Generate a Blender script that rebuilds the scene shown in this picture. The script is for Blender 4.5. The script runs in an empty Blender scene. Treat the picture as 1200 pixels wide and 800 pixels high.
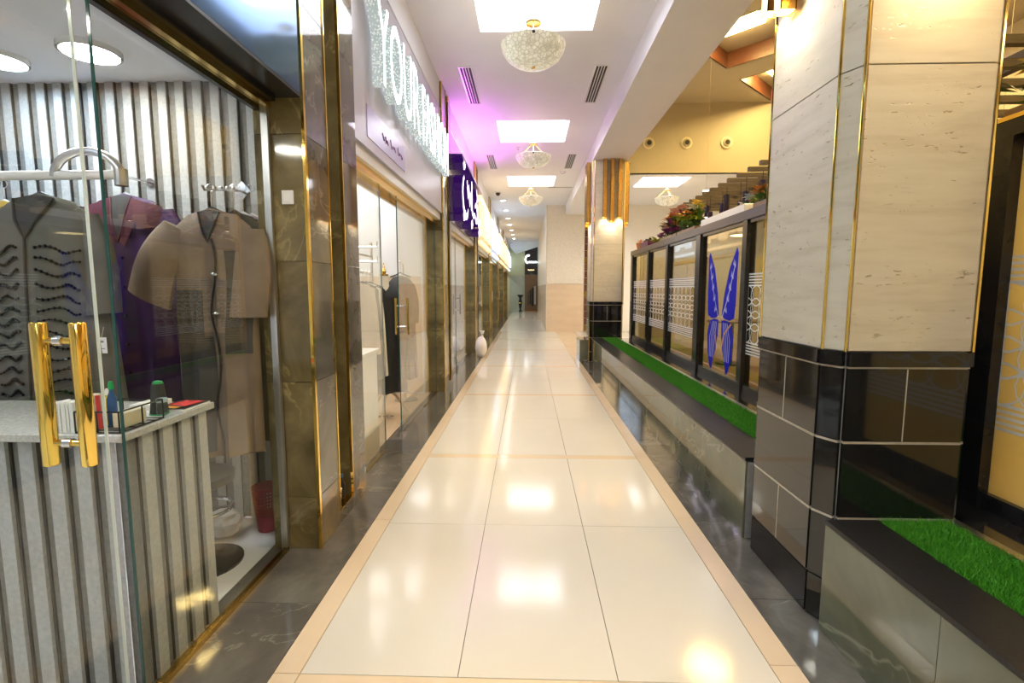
import bpy, bmesh, math, random
from mathutils import Vector, Matrix
from mathutils.geometry import tessellate_polygon
random.seed(7)
R = math.radians
sc = bpy.context.scene
COL = sc.collection

# ------------------------------------------------------------------ camera, world, exposure
F_PX, VX, VY, CAM_H = 585.0, 618.5, 338.0, 1.456
pitch = math.atan((400 - VY) / F_PX)
yaw = math.atan((VX - 600) / F_PX * math.cos(pitch))
cd = bpy.data.cameras.new('camera'); cam = bpy.data.objects.new('camera', cd); COL.objects.link(cam)
cd.sensor_width = 36; cd.lens = 36 * F_PX / 1200; cd.clip_start = .05; cd.clip_end = 200
cam.location = (0, 0, CAM_H); cam.rotation_euler = (R(90) - pitch, 0, yaw)
sc.camera = cam
w = bpy.data.worlds.new('world'); sc.world = w; w.use_nodes = True
w.node_tree.nodes['Background'].inputs[0].default_value = (.95, .93, .95, 1)
w.node_tree.nodes['Background'].inputs[1].default_value = .25
sc.view_settings.view_transform = 'Standard'; sc.view_settings.look = 'None'
sc.view_settings.gamma = 1; sc.view_settings.use_curve_mapping = False
sc.view_settings.exposure = 0.72
TRAY = 6.0      # strength of the white ceiling trays

# ------------------------------------------------------------------ materials
M = {}
def mat(name, col=(.8, .8, .8), rough=.5, metal=0, emit=0, ecol=None, spec=.5, coat=0, alpha=1):
    m = bpy.data.materials.new(name); m.use_nodes = True
    p = m.node_tree.nodes['Principled BSDF']
    p.inputs['Base Color'].default_value = (*col, 1); p.inputs['Roughness'].default_value = rough
    p.inputs['Metallic'].default_value = metal; p.inputs['Specular IOR Level'].default_value = spec
    p.inputs['Coat Weight'].default_value = coat
    if coat: p.inputs['Coat Roughness'].default_value = .03
    if emit:
        p.inputs['Emission Color'].default_value = (*(ecol or col), 1); p.inputs['Emission Strength'].default_value = emit
    M[name] = m
    return m
def N(m, t, **k):
    n = m.node_tree.nodes.new(t)
    for a, b in k.items(): setattr(n, a, b)
    return n
def L(m, a, b): m.node_tree.links.new(a, b)
def ramp(m, fac, stops, interp='LINEAR'):
    r = N(m, 'ShaderNodeValToRGB'); r.color_ramp.interpolation = interp
    e = r.color_ramp.elements
    while len(e) < len(stops): e.new(.5)
    for i, (p, c) in enumerate(stops): e[i].position = p; e[i].color = (*c, 1)
    L(m, fac, r.inputs[0]); return r.outputs[0]
def coords(m, scale=(1, 1, 1), rnd=6.0):
    g = N(m, 'ShaderNodeNewGeometry'); oi = N(m, 'ShaderNodeObjectInfo')
    mu = N(m, 'ShaderNodeMath', operation='MULTIPLY'); mu.inputs[1].default_value = rnd; L(m, oi.outputs['Random'], mu.inputs[0])
    ad = N(m, 'ShaderNodeVectorMath', operation='ADD'); L(m, g.outputs['Position'], ad.inputs[0]); L(m, mu.outputs[0], ad.inputs[1])
    mp = N(m, 'ShaderNodeMapping'); mp.inputs['Scale'].default_value = scale; L(m, ad.outputs[0], mp.inputs[0])
    return mp.outputs[0]
def noise(m, vec, scale, detail=4, rough=.55, dist=0):
    n = N(m, 'ShaderNodeTexNoise'); n.inputs['Scale'].default_value = scale; n.inputs['Detail'].default_value = detail
    n.inputs['Roughness'].default_value = rough; n.inputs['Distortion'].default_value = dist
    L(m, vec, n.inputs['Vector']); return n.outputs['Fac']
def bump(m, h, s=.2, d=.01):
    b = N(m, 'ShaderNodeBump'); b.inputs['Strength'].default_value = s; b.inputs['Distance'].default_value = d
    L(m, h, b.inputs['Height']); L(m, b.outputs[0], m.node_tree.nodes['Principled BSDF'].inputs['Normal'])
def setcol(m, out): L(m, out, m.node_tree.nodes['Principled BSDF'].inputs['Base Color'])
def mixrgb(m, fac, a, b, mode='MIX'):
    x = N(m, 'ShaderNodeMix', data_type='RGBA', blend_type=mode)
    if isinstance(fac, float): x.inputs[0].default_value = fac
    else: L(m, fac, x.inputs[0])
    for i, v in ((6, a), (7, b)):
        if isinstance(v, tuple): x.inputs[i].default_value = (*v, 1)
        else: L(m, v, x.inputs[i])
    return x.outputs[2]
def marble(name, c0, c1, c2, vein, rough=.07, sc_=1.6, veinw=.012, coat=.3):
    m = mat(name, c1, rough, coat=coat); v = coords(m)
    base = ramp(m, noise(m, v, sc_ * 1.6, 6, .6, .6), [(.3, c0), (.5, c1), (.72, c2)])
    nz = noise(m, v, sc_, 5, .55, 1.2)
    s = N(m, 'ShaderNodeMath', operation='SUBTRACT'); L(m, nz, s.inputs[0]); s.inputs[1].default_value = .5
    a = N(m, 'ShaderNodeMath', operation='ABSOLUTE'); L(m, s.outputs[0], a.inputs[0])
    vf = ramp(m, a.outputs[0], [(0, (1, 1, 1)), (veinw, (0, 0, 0))])
    gate = ramp(m, noise(m, v, sc_ * .8, 2), [(.45, (0, 0, 0)), (.62, (1, 1, 1))])
    vv = mixrgb(m, 1.0, vf, gate, 'MULTIPLY')
    setcol(m, mixrgb(m, vv, base, vein)); return m
def mottled(name, c0, c1, rough, scale, metal=0, bmp=0, detail=4, coat=0, vs=(1, 1, 1), spec=.5):
    m = mat(name, c0, rough, metal, coat=coat, spec=spec); v = coords(m, vs)
    n = noise(m, v, scale, detail); setcol(m, ramp(m, n, [(.32, c0), (.68, c1)]))
    if bmp: bump(m, n, bmp, .004)
    return m

mottled('tile_cream', (.60, .575, .52), (.63, .605, .55), .105, 1.3, spec=.27)
mottled('tile_beige', (.66, .53, .38), (.70, .57, .42), .08, 2.2, coat=.3)
mottled('tile_white', (.80, .80, .80), (.84, .84, .83), .08, 2)
mottled('grout', (.16, .145, .12), (.20, .18, .15), .7, 9)
marble('marble_dark', (.070, .066, .058), (.105, .098, .085), (.17, .16, .135), (.24, .225, .185), .06, 1.4, .010)
marble('marble_brown', (.085, .066, .028), (.15, .118, .052), (.25, .20, .09), (.30, .24, .105), .08, 2.0, .02)
marble('marble_green', (.085, .095, .062), (.125, .135, .088), (.175, .185, .125), (.42, .41, .30), .04, .8, .009, .3)
mottled('granite_black', (.008, .008, .009), (.020, .020, .021), .06, 60, coat=.4)
mottled('granite_matt', (.008, .008, .010), (.018, .018, .020), .32, 60, spec=.3)
mottled('joint_beige', (.42, .38, .30), (.52, .48, .40), .3, 20); mottled('joint_grey', (.30, .29, .28), (.40, .39, .37), .35, 20)
# travertine: horizontal beds and dark pits
m = mat('travertine', (.74, .70, .60), .35); v = coords(m, (1.2, 1.2, 9), 3)
base = ramp(m, noise(m, v, 2.2, 6, .6, .3), [(.25, (.53, .48, .37)), (.5, (.63, .585, .475)), (.75, (.68, .64, .53))])
v2 = coords(m, (7, 7, 26), 3); pit = noise(m, v2, 2.6, 4, .65)
v3 = coords(m, (1, 1, 5), 3); gate = noise(m, v3, 2.4, 2)
pf = ramp(m, pit, [(.615, (0, 0, 0)), (.655, (1, 1, 1))]); gf = ramp(m, gate, [(.44, (0, 0, 0)), (.56, (1, 1, 1))])
fac = mixrgb(m, 1.0, pf, gf, 'MULTIPLY'); setcol(m, mixrgb(m, fac, base, (.36, .29, .18)))
iv = N(m, 'ShaderNodeMath', operation='SUBTRACT'); iv.inputs[0].default_value = 1; L(m, fac, iv.inputs[1]); bump(m, iv.outputs[0], .6, .004)

mottled('paint_white', (.82, .82, .87), (.84, .84, .89), .6, 3)
mottled('paint_cream', (.80, .72, .56), (.82, .74, .58), .6, 3)
mottled('paint_atrium', (.46, .40, .30), (.48, .42, .32), .5, 3)
mottled('paint_green', (.60, .60, .36), (.64, .63, .40), .5, 3)
mottled('paint_concourse', (.82, .80, .74), (.86, .84, .78), .5, 30, bmp=.2)
mottled('stone_peach', (.66, .52, .38), (.72, .58, .43), .25, 1.6, vs=(1, 1, 5))
mottled('stone_white', (.74, .69, .60), (.83, .79, .71), .35, 26, bmp=.8)
mottled('stone_grey', (.48, .50, .42), (.54, .56, .47), .2, 3)
mottled('wood_dark', (.10, .035, .018), (.15, .055, .028), .35, 3, vs=(1, 8, 8))
mottled('wood_slat', (.085, .065, .05), (.13, .10, .075), .45, 3, vs=(2, 14, 14))
mottled('wood_light', (.62, .46, .30), (.70, .54, .36), .3, 3, vs=(8, 1, 8))
mottled('cafe_brown', (.30, .21, .11), (.38, .28, .15), .4, 2); mottled('wood_brown', (.20, .11, .055), (.28, .16, .08), .3, 3, vs=(8, 8, 1))
mottled('felt_light', (.40, .415, .43), (.50, .515, .53), .85, 60, bmp=.5)
mottled('felt_grey', (.16, .165, .165), (.22, .225, .225), .85, 60, bmp=.5)
mottled('matt_black', (.012, .012, .014), (.02, .02, .022), .6, 9)
mat('gold', (.86, .58, .16), .13, 1); mat('gold_bright', (.95, .66, .16), .08, 1)
mottled('gold_dark', (.30, .20, .06), (.42, .30, .10), .2, 6, metal=1)
mottled('brass', (.72, .44, .14), (.80, .52, .18), .24, 12, metal=1)
mat('chrome', (.80, .80, .82), .12, 1); mat('steel', (.62, .63, .64), .3, 1)
mottled('black_metal', (.012, .012, .014), (.022, .022, .025), .22, 5)
mat('alu_silver', (.58, .60, .68), .25, .9); mat('rail_bronze', (.10, .095, .11), .32, .6)
mat('blue_gloss', (.075, .155, .29), .10, .85)
mottled('sign_lilac', (.50, .47, .55), (.53, .50, .58), .28, 1)
mat('lilac_film', (.46, .44, .72), .25); mat('purple_ink', (.20, .03, .20), .4)
mottled('sign_brown', (.16, .12, .09), (.20, .155, .115), .12, 2, coat=.4)
mat('white_gloss', (.85, .85, .85), .15); mat('paper', (.86, .86, .85), .7)
mat('black_plastic', (.015, .015, .016), .3); mat('black_rubber', (.02, .02, .02), .6)
mottled('pink_plastic', (.34, .018, .060), (.42, .025, .075), .4, 20)
mottled('plastic_bag', (.74, .70, .68), (.82, .79, .77), .3, 8, bmp=.6)
mat('green_plastic', (.01, .36, .10), .35); mat('yellow_plastic', (.85, .70, .02), .4); mat('blue_plastic', (.03, .10, .26), .35)
mat('red_paper', (.62, .03, .03), .5); mat('orange_paper', (.85, .36, .05), .5); mat('cream_plastic', (.70, .64, .46), .5)
mat('glass_blue_lid', (.40, .52, .58), .15)
m = mottled('granite_top', (.46, .46, .45), (.66, .66, .64), .12, 90)
mottled('grass_mat', (.03, .16, .01), (.06, .26, .015), .7, 40)
mottled('grass_blade', (.035, .24, .008), (.10, .42, .02), .55, 50)
mottled('soil', (.03, .02, .014), (.05, .035, .025), .9, 30)
mottled('fabric_grey', (.085, .083, .072), (.13, .125, .105), .65, 5)
mottled('fabric_navy', (.012, .016, .055), (.03, .035, .10), .6, 5)
mottled('fabric_purple', (.040, .007, .075), (.065, .012, .11), .6, 5)
mottled('fabric_maroon', (.075, .010, .026), (.11, .018, .036), .6, 5)
mottled('fabric_taupe', (.17, .115, .075), (.24, .165, .11), .6, 5)
mottled('fabric_taupe_light', (.52, .43, .32), (.60, .50, .38), .6, 5)
mottled('fabric_dark', (.030, .028, .028), (.05, .047, .045), .65, 8)
mottled('fabric_black', (.008, .008, .010), (.018, .018, .021), .6, 8)
mottled('fabric_beige', (.58, .48, .38), (.68, .57, .46), .7, 8)
mottled('fabric_cream', (.76, .70, .58), (.82, .76, .64), .7, 8)
mottled('fabric_lavender', (.35, .32, .44), (.44, .40, .52), .7, 8)
mottled('fabric_green', (.03, .16, .10), (.05, .22, .14), .7, 8)
mat('bead_black', (.006, .006, .008), .12); mat('silver_bead', (.8, .8, .8), .15, 1)
mat('petal_purple', (.30, .02, .22), .6); mat('petal_pink', (.70, .38, .32), .6); mat('petal_orange', (.75, .30, .05), .6)
mat('petal_yellow', (.80, .58, .10), .6); mat('petal_white', (.78, .74, .66), .6); mat('petal_blue', (.42, .48, .58), .6)
mat('leaf_dark', (.015, .06, .015), .5); mat('leaf_green', (.07, .22, .02), .5); mat('leaf_lime', (.42, .46, .03), .5)
mat('pendant_purple', (.030, .018, .055), .25); mat('wing_blue', (.010, .014, .55), .6, spec=.15); mat('wing_white', (.55, .62, .92), .5)
mat('wing_orange', (.75, .36, .06), .3)
mat('frost', (.80, .84, .86), .55)
m = mottled('frost_yellow', (.66, .54, .24), (.72, .60, .30), .4, 3)
tr = N(m, 'ShaderNodeBsdfTranslucent'); tr.inputs[0].default_value = (.80, .70, .38, 1); mx_ = N(m, 'ShaderNodeMixShader'); mx_.inputs[0].default_value = .6
L(m, m.node_tree.nodes['Principled BSDF'].outputs[0], mx_.inputs[1]); L(m, tr.outputs[0], mx_.inputs[2]); L(m, mx_.outputs[0], m.node_tree.nodes['Material Output'].inputs[0])
mat('terracotta', (.50, .20, .07), .6); mat('pot_purple', (.12, .015, .10), .4)
mat('ink_grey', (.25, .25, .27), .6); mat('ink_red', (.55, .02, .02), .6); mat('lining_pink', (.55, .30, .30), .7)
# things that give off light
mat('tray_light', (1, 1, 1), .5, emit=TRAY, ecol=(.95, .97, 1.0))
mat('downlight_white', (1, 1, 1), .5, emit=22, ecol=(1, .97, .92))
mat('downlight_warm', (1, 1, 1), .5, emit=58, ecol=(1, .94, .82))
mat('downlight_cool', (1, 1, 1), .5, emit=58, ecol=(.72, .86, 1.0))
mat('atrium_light', (1, 1, 1), .5, emit=44, ecol=(1, .71, .25))
mat('shop_panel', (1, 1, 1), .5, emit=6, ecol=(1, .98, .95))
mat('cafe_lamp', (1, 1, 1), .5, emit=6, ecol=(1, .78, .40))
mat('cafe_lamp_strong', (1, 1, 1), .5, emit=26, ecol=(1, .80, .45)); mat('bulb_warm', (1, .8, .5), .5, emit=14, ecol=(1, .62, .25))
mat('letter_white', (.9, .95, .95), .3, emit=2.4, ecol=(.86, 1, .97))
mat('letter_purple', (.9, .85, .95), .3, emit=1.6, ecol=(.95, .85, 1))
mat('purple_side', (.020, .006, .06), .2, emit=.05, ecol=(.25, .03, .8))
mat('magenta_led', (1, .4, 1), .3, emit=16, ecol=(.80, .16, 1))
mat('sign_amber', (1, .8, .5), .3, emit=.85, ecol=(1, .72, .36))
mat('sign_cool', (.6, .75, 1), .3, emit=.8, ecol=(.72, .86, 1))
mat('pendant_glow', (1, .9, .7), .3, emit=8, ecol=(1, .85, .6))
# alabaster glass bowl, lit from inside
m = mat('alabaster', (.80, .76, .64), .3); v = coords(m, (1, 1, 1), 3)
vo = N(m, 'ShaderNodeTexVoronoi', feature='DISTANCE_TO_EDGE'); vo.inputs['Scale'].default_value = 24; L(m, v, vo.inputs['Vector'])
nn = noise(m, v, 14, 3)
c = mixrgb(m, ramp(m, vo.outputs['Distance'], [(.0, (0, 0, 0)), (.12, (1, 1, 1))]), (.46, .42, .30), ramp(m, nn, [(.35, (.55, .51, .38)), (.65, (.78, .75, .64))]))
setcol(m, c); p = m.node_tree.nodes['Principled BSDF']; L(m, c, p.inputs['Emission Color']); p.inputs['Emission Strength'].default_value = .30
p.inputs['Transmission Weight'].default_value = 0
# crystal-studded sides of the big letters
m = mat('crystal', (.75, .80, .80), .2, emit=.25, ecol=(.85, 1, 1)); v = coords(m)
vo = N(m, 'ShaderNodeTexVoronoi'); vo.inputs['Scale'].default_value = 55; L(m, v, vo.inputs['Vector'])
setcol(m, ramp(m, vo.outputs['Distance'], [(.15, (.95, 1, 1)), (.55, (.25, .28, .28))]))
def glass(name, tint, ior=1.5, gloss=1.0):
    m = bpy.data.materials.new(name); m.use_nodes = True; nt = m.node_tree; nt.nodes.clear()
    o = N(m, 'ShaderNodeOutputMaterial'); t = N(m, 'ShaderNodeBsdfTransparent'); t.inputs[0].default_value = (*tint, 1)
    g = N(m, 'ShaderNodeBsdfGlossy'); g.inputs['Roughness'].default_value = .0; g.inputs[0].default_value = (gloss, gloss, gloss, 1)
    lw = N(m, 'ShaderNodeLayerWeight'); lw.inputs[0].default_value = .5
    pw = N(m, 'ShaderNodeMath', operation='POWER'); L(m, lw.outputs['Facing'], pw.inputs[0]); pw.inputs[1].default_value = 5
    f0 = ((ior - 1) / (ior + 1)) ** 2
    ma = N(m, 'ShaderNodeMath', operation='MULTIPLY_ADD'); L(m, pw.outputs[0], ma.inputs[0]); ma.inputs[1].default_value = 1 - f0; ma.inputs[2].default_value = f0
    x = N(m, 'ShaderNodeMixShader'); L(m, ma.outputs[0], x.inputs[0]); L(m, t.outputs[0], x.inputs[1]); L(m, g.outputs[0], x.inputs[2])
    L(m, x.outputs[0], o.inputs[0]); M[name] = m
glass('glass_clear', (.96, .98, .97)); glass('glass_green', (.84, .93, .90)); glass('glass_cafe', (.72, .72, .66), 1.6)
mat('glass_edge', (.02, .085, .075), .08); mat('glass_edge_white', (.75, .80, .76), .1)

# ------------------------------------------------------------------ builders
WL = {}
def wloc(o): return WL.get(o.name, Vector((0, 0, 0))) if o else Vector((0, 0, 0))
def tag(o, label=None, cat=None, group=None, kind=None):
    if label: o['label'] = label
    if cat: o['category'] = cat
    if group: o['group'] = group
    if kind: o['kind'] = kind
    return o
def link(name, me, parent, loc):
    o = bpy.data.objects.new(name, me); COL.objects.link(o)
    loc = Vector(loc); WL[o.name] = loc
    if parent: o.parent = parent; o.location = loc - wloc(parent)
    else: o.location = loc
    return o
def thing(name, label, cat, loc, group=None, parent=None):
    o = link(name, None, parent, loc); o.empty_display_size = .1
    return tag(o, label, cat, group)
def frame(d):
    d = Vector(d).normalized(); a = Vector((0, 0, 1)) if abs(d.z) < .9 else Vector((1, 0, 0))
    u = d.cross(a).normalized(); return u, d.cross(u).normalized()
class MB:
    def __init__(s): s.v = []; s.f = []
    def add(s, vs, fs):
        n = len(s.v); s.v += [tuple(v) for v in vs]; s.f += [tuple(i + n for i in f) for f in fs]; return s
    def box(s, x0, x1, y0, y1, z0, z1):
        x0, x1 = sorted((x0, x1)); y0, y1 = sorted((y0, y1)); z0, z1 = sorted((z0, z1))
        return s.add([(x0, y0, z0), (x1, y0, z0), (x1, y1, z0), (x0, y1, z0), (x0, y0, z1), (x1, y0, z1), (x1, y1, z1), (x0, y1, z1)],
                     [(3, 2, 1, 0), (4, 5, 6, 7), (0, 1, 5, 4), (1, 2, 6, 5), (2, 3, 7, 6), (3, 0, 4, 7)])
    def loft(s, rings, cap=True, closed=True):
        n = len(rings[0]); vs = [p for r in rings for p in r]; fs = []
        for i in range(len(rings) - 1):
            for j in range(n if closed else n - 1):
                k = (j + 1) % n; fs.append((i * n + j, i * n + k, (i + 1) * n + k, (i + 1) * n + j))
        if cap and closed: fs.append(tuple(range(n))[::-1]); fs.append(tuple((len(rings) - 1) * n + j for j in range(n)))
        return s.add(vs, fs)
    def tube(s, pts, r, n=8, cap=True):
        pts = [Vector(p) for p in pts]; rs = r if isinstance(r, (list, tuple)) else [r] * len(pts); rings = []; pu = None
        for i, p in enumerate(pts):
            d = (pts[min(i + 1, len(pts) - 1)] - pts[max(i - 1, 0)])
            u, w_ = frame(d)
            if pu is not None:
                dn = d.normalized(); u = pu - dn * pu.dot(dn)
                u = u.normalized() if u.length > 1e-6 else frame(d)[0]; w_ = dn.cross(u)
            pu = u
            rings.append([p + (u * math.cos(2 * math.pi * k / n) + w_ * math.sin(2 * math.pi * k / n)) * rs[i] for k in range(n)])
        return s.loft(rings, cap)
    def lathe(s, prof, c=(0, 0, 0), n=24, cap=True):
        return s.loft([[(c[0] + r * math.cos(2 * math.pi * k / n), c[1] + r * math.sin(2 * math.pi * k / n), c[2] + z) for k in range(n)] for r, z in prof], cap)
    def ball(s, c, r, n=10, k=6, sq=(1, 1, 1)):
        rings = [[(c[0] + r * sq[0] * math.sin(a) * math.cos(2 * math.pi * j / n), c[1] + r * sq[1] * math.sin(a) * math.sin(2 * math.pi * j / n), c[2] - r * sq[2] * math.cos(a))
                  for j in range(n)] for a in [math.pi * (i + .15) / (k + .3) for i in range(k + 1)]]
        return s.loft(rings)
    def prism(s, poly, z0, z1):
        return s.loft([[(x, y, z0) for x, y in poly], [(x, y, z1) for x, y in poly]])
    def slab(s, p0, p1, z0, z1, t):                      # vertical panel on the segment p0-p1, thickness t to its right
        d = Vector((p1[0] - p0[0], p1[1] - p0[1], 0)).normalized(); nrm = Vector((d.y, -d.x, 0)) * t
        return s.prism([p0, p1, (p1[0] + nrm.x, p1[1] + nrm.y), (p0[0] + nrm.x, p0[1] + nrm.y)], z0, z1)
    def sheet(s, outer, holes, z, up=False):             # flat plate with holes in the plane z
        loops = [[Vector((x, y, 0)) for x, y in l] for l in [outer] + holes]
        tris = tessellate_polygon(loops); vs = [(p.x, p.y, z) for l in loops for p in l]; fs = []
        for t in tris:
            a, b, c_ = (Vector(vs[i]) for i in t); nz = (b - a).cross(c_ - a).z
            fs.append(tuple(t) if (nz > 0) == up else tuple(t[::-1]))
        return s.add(vs, fs)
    def strip(s, pts, wv, t=.0):
        """ribbon along pts, width vector wv"""
        wv = Vector(wv); return s.loft([[Vector(p) - wv / 2, Vector(p) + wv / 2] for p in pts], closed=False)
    def build(s, name, m, parent=None, smooth=False, bevel=0, label=None, cat=None, group=None, kind=None, fix=True):
        base = Vector((0, 0, 0))
        if parent: base = wloc(parent)
        else:
            xs, ys, zs = zip(*s.v); base = Vector(((min(xs) + max(xs)) / 2, (min(ys) + max(ys)) / 2, min(zs)))
        me = bpy.data.meshes.new(name); me.from_pydata([tuple(Vector(v) - base) for v in s.v], [], s.f)
        if fix or bevel:
            b = bmesh.new(); b.from_mesh(me)
            if fix: bmesh.ops.recalc_face_normals(b, faces=b.faces)
            if bevel: bmesh.ops.bevel(b, geom=b.edges[:], offset=bevel, segments=1, affect='EDGES', clamp_overlap=True)
            b.to_mesh(me); b.free()
        me.materials.append(M[m] if isinstance(m, str) else m)
        if smooth:
            for p_ in me.polygons: p_.use_smooth = True
            try: me.set_sharp_from_angle(angle=R(42))
            except Exception: pass
        me.update()
        o = link(name, me, parent, base)
        return tag(o, label, cat, group, kind)
def box(name, b, m, parent=None, **k): return MB().box(*b).build(name, m, parent, **k)
def struct(name, mb, m, label=None, **k): return mb.build(name, m, kind='structure', label=label, cat=None, **k)
def copy_tree(o, loc, parent=None):
    c_ = o.copy(); COL.objects.link(c_); c_.parent = parent; c_.location = loc
    WL[c_.name] = Vector(loc) + (wloc(parent) if parent else Vector((0, 0, 0)))
    for ch in [x for x in o.children]: copy_tree(ch, ch.location.copy(), c_)
    return c_
def inst(name, o, loc, parent=None):
    """share the mesh of o at a world place"""
    return link(name, o.data, parent, loc)
def light(name, kind, loc, energy, col=(1, 1, 1), parent=None, **k):
    d = bpy.data.lights.new(name, kind); d.energy = energy; d.color = col
    for a, b in k.items():
        if a != 'rot': setattr(d, a, b)
    o = bpy.data.objects.new(name, d); COL.objects.link(o); o.location = Vector(loc) - wloc(parent)
    if parent: o.parent = parent
    if 'rot' in k: o.rotation_euler = k['rot']
    return o
def text_mesh(txt, size, depth, font_shear=0):
    cu = bpy.data.curves.new('lettering', 'FONT'); cu.body = txt; cu.size = size; cu.extrude = depth / 2; cu.shear = font_shear
    cu.align_x = 'LEFT'; cu.resolution_u = 3
    o = bpy.data.objects.new('lettering', cu); COL.objects.link(o)
    dg = bpy.context.evaluated_depsgraph_get(); me = bpy.data.meshes.new_from_object(o.evaluated_get(dg))
    vs = [v_.co.copy() for v_ in me.vertices]; fs = [tuple(p_.vertices) for p_ in me.polygons]
    bpy.data.objects.remove(o); bpy.data.curves.remove(cu); bpy.data.meshes.remove(me)
    return vs, fs

XL, XR = -1.16, 1.26          # column faces on the shop side, kerb face
ZC, ZB = 4.2, 3.9             # corridor ceiling, underside of the long beam
YB, YE = -4.5, 32.0

# ================================================================== THE SETTING
fl = struct('floor', MB().box(-1.36, 8, YB, YE + .1, -.10, -.008), 'grout', 'polished cream tiled mall corridor floor with beige and dark marble borders')
def tile_kind(name, sx, sy, m):
    h = .0015
    return MB().box(-sx / 2 + h, sx / 2 - h, -sy / 2 + h, sy / 2 - h, -.008, 0), name, m
first = {}
def lay(name, x0, x1, y0, y1, m):
    key = (round(x1 - x0, 4), round(y1 - y0, 4), m); c_ = ((x0 + x1) / 2, (y0 + y1) / 2, 0)
    if key in first: return inst(name, first[key], c_, fl)
    mb, n_, m_ = tile_kind(name, x1 - x0, y1 - y0, m)
    mb.v = [(v_[0] + c_[0], v_[1] + c_[1], v_[2]) for v_ in mb.v]
    me_o = mb.build(name, m, None, bevel=.001); me_o.parent = fl
    for v_ in me_o.data.vertices: v_.co.z += -.008
    me_o.location = Vector(c_) - wloc(fl); WL[me_o.name] = Vector(c_)
    first[key] = me_o; return me_o
XT = [-.862, -.263, .341, .945]
k = -1; TL = 1.226
while 1.73 + 2.545 * k < 16.5:
    y0 = 1.73 + 2.545 * k
    for r_ in range(2):
        for i in range(3): lay('tile', XT[i], XT[i + 1] if i else XT[0] + .599, y0 + r_ * TL, y0 + (r_ + 1) * TL, 'tile_cream') if False else lay('tile', XT[0] + i * .6023, XT[0] + (i + 1) * .6023, y0 + r_ * TL, y0 + (r_ + 1) * TL, 'tile_cream')
    lay('stripe_tile', XT[0], XT[3], y0 + 2 * TL, y0 + 2 * TL + .093, 'tile_beige')
    for r_ in range(2):
        lay('border_tile', -.965, XT[0], y0 + r_ * 1.2725, y0 + (r_ + 1) * 1.2725, 'tile_beige')
        lay('border_tile', XT[3], 1.055, y0 + r_ * 1.2725 + .1, y0 + (r_ + 1) * 1.2725 + .1, 'tile_beige')
        lay('marble_tile', -1.36, -.965, y0 + r_ * 1.2725 + .42, y0 + (r_ + 1) * 1.2725 + .42, 'marble_dark')
        if y0 < 9: lay('marble_tile', 1.055, 1.285, y0 + r_ * 1.2725 + .52, y0 + (r_ + 1) * 1.2725 + .52, 'marble_dark')
    k += 1
for r_ in range(8):
    y0 = 16.999 + r_ * 1.885
    lay('tile', -.965, .70, y0, y0 + 1.88, 'tile_cream'); lay('marble_tile', -1.36, -.965, y0 + .3, y0 + 1.88 + .3 if r_ < 7 else y0 + 1.7, 'marble_dark')
for i in range(5):
    for r_ in range(4): lay('concourse_tile', 1.6 + i * 1.28, 2.88 + i * 1.28, 10.75 + r_ * 1.55, 12.30 + r_ * 1.55, 'tile_cream')
for r_ in range(3): lay('concourse_border_tile', 1.055, 1.6, 10.9 + r_ * 2.03, 12.93 + r_ * 2.03, 'tile_beige')

# ---- corridor ceiling with square light trays
TRAYS = [(.08, 1.0 + 4.08 * i) for i in range(-1, 4)]      # y centres of the trays
def sq(cx, cy, h): return [(cx - h, cy - h), (cx + h, cy - h), (cx + h, cy + h), (cx - h, cy + h)]
CX2 = (3.45, 13.45)
cl = MB(); HS = .60
cl.sheet([(-1.36, YB), (1.24, YB), (1.24, 12.4), (8, 12.4), (8, 17.0), (.63, 17.0), (.63, YE), (-1.36, YE)],
         [sq(x, y, HS) for x, y in TRAYS] + [sq(*CX2, HS)], ZC)
ceil = struct('ceiling', cl, 'paint_white', 'smooth white corridor ceiling with square recessed light trays', fix=False)
TL_ = dict(zip([t_[1] for t_ in TRAYS], ['bare ceiling behind the start of the corridor', 'chandelier at the near end of the corridor', 'chandelier by the crystal lettering', 'chandelier tinted pink by the purple calligraphy', 'farthest chandelier of the corridor']))
for (x, y) in TRAYS + [CX2]:
    t = MB()
    for a, b in ((-1, 0), (1, 0), (0, -1), (0, 1)):
        if a: t.box(x + a * HS, x + a * (HS + .02), y - HS - .02, y + HS + .02, ZC + .001, ZC + .34)
        else: t.box(x - HS, x + HS, y + b * HS, y + b * (HS + .02), ZC + .001, ZC + .34)
    g = thing('ceiling_light_tray', 'square white light tray around the ' + TL_[y] if x < 1 else 'square white light tray in the low ceiling beyond the cafe', 'ceiling light', (x, y, ZC),
              'square ceiling light trays' if x < 1 else None)
    t.build('tray_side', 'paint_white', g); box('light_panel', (x - HS, x + HS, y - HS, y + HS, ZC + .32, ZC + .34), 'tray_light', g)

# ---- beam along the right of the corridor
struct('trim_1', MB().box(1.24, 1.92, YB, 16.99, ZB, 5.8), 'paint_white', 'deep white ceiling beam running along the pillars')
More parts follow.
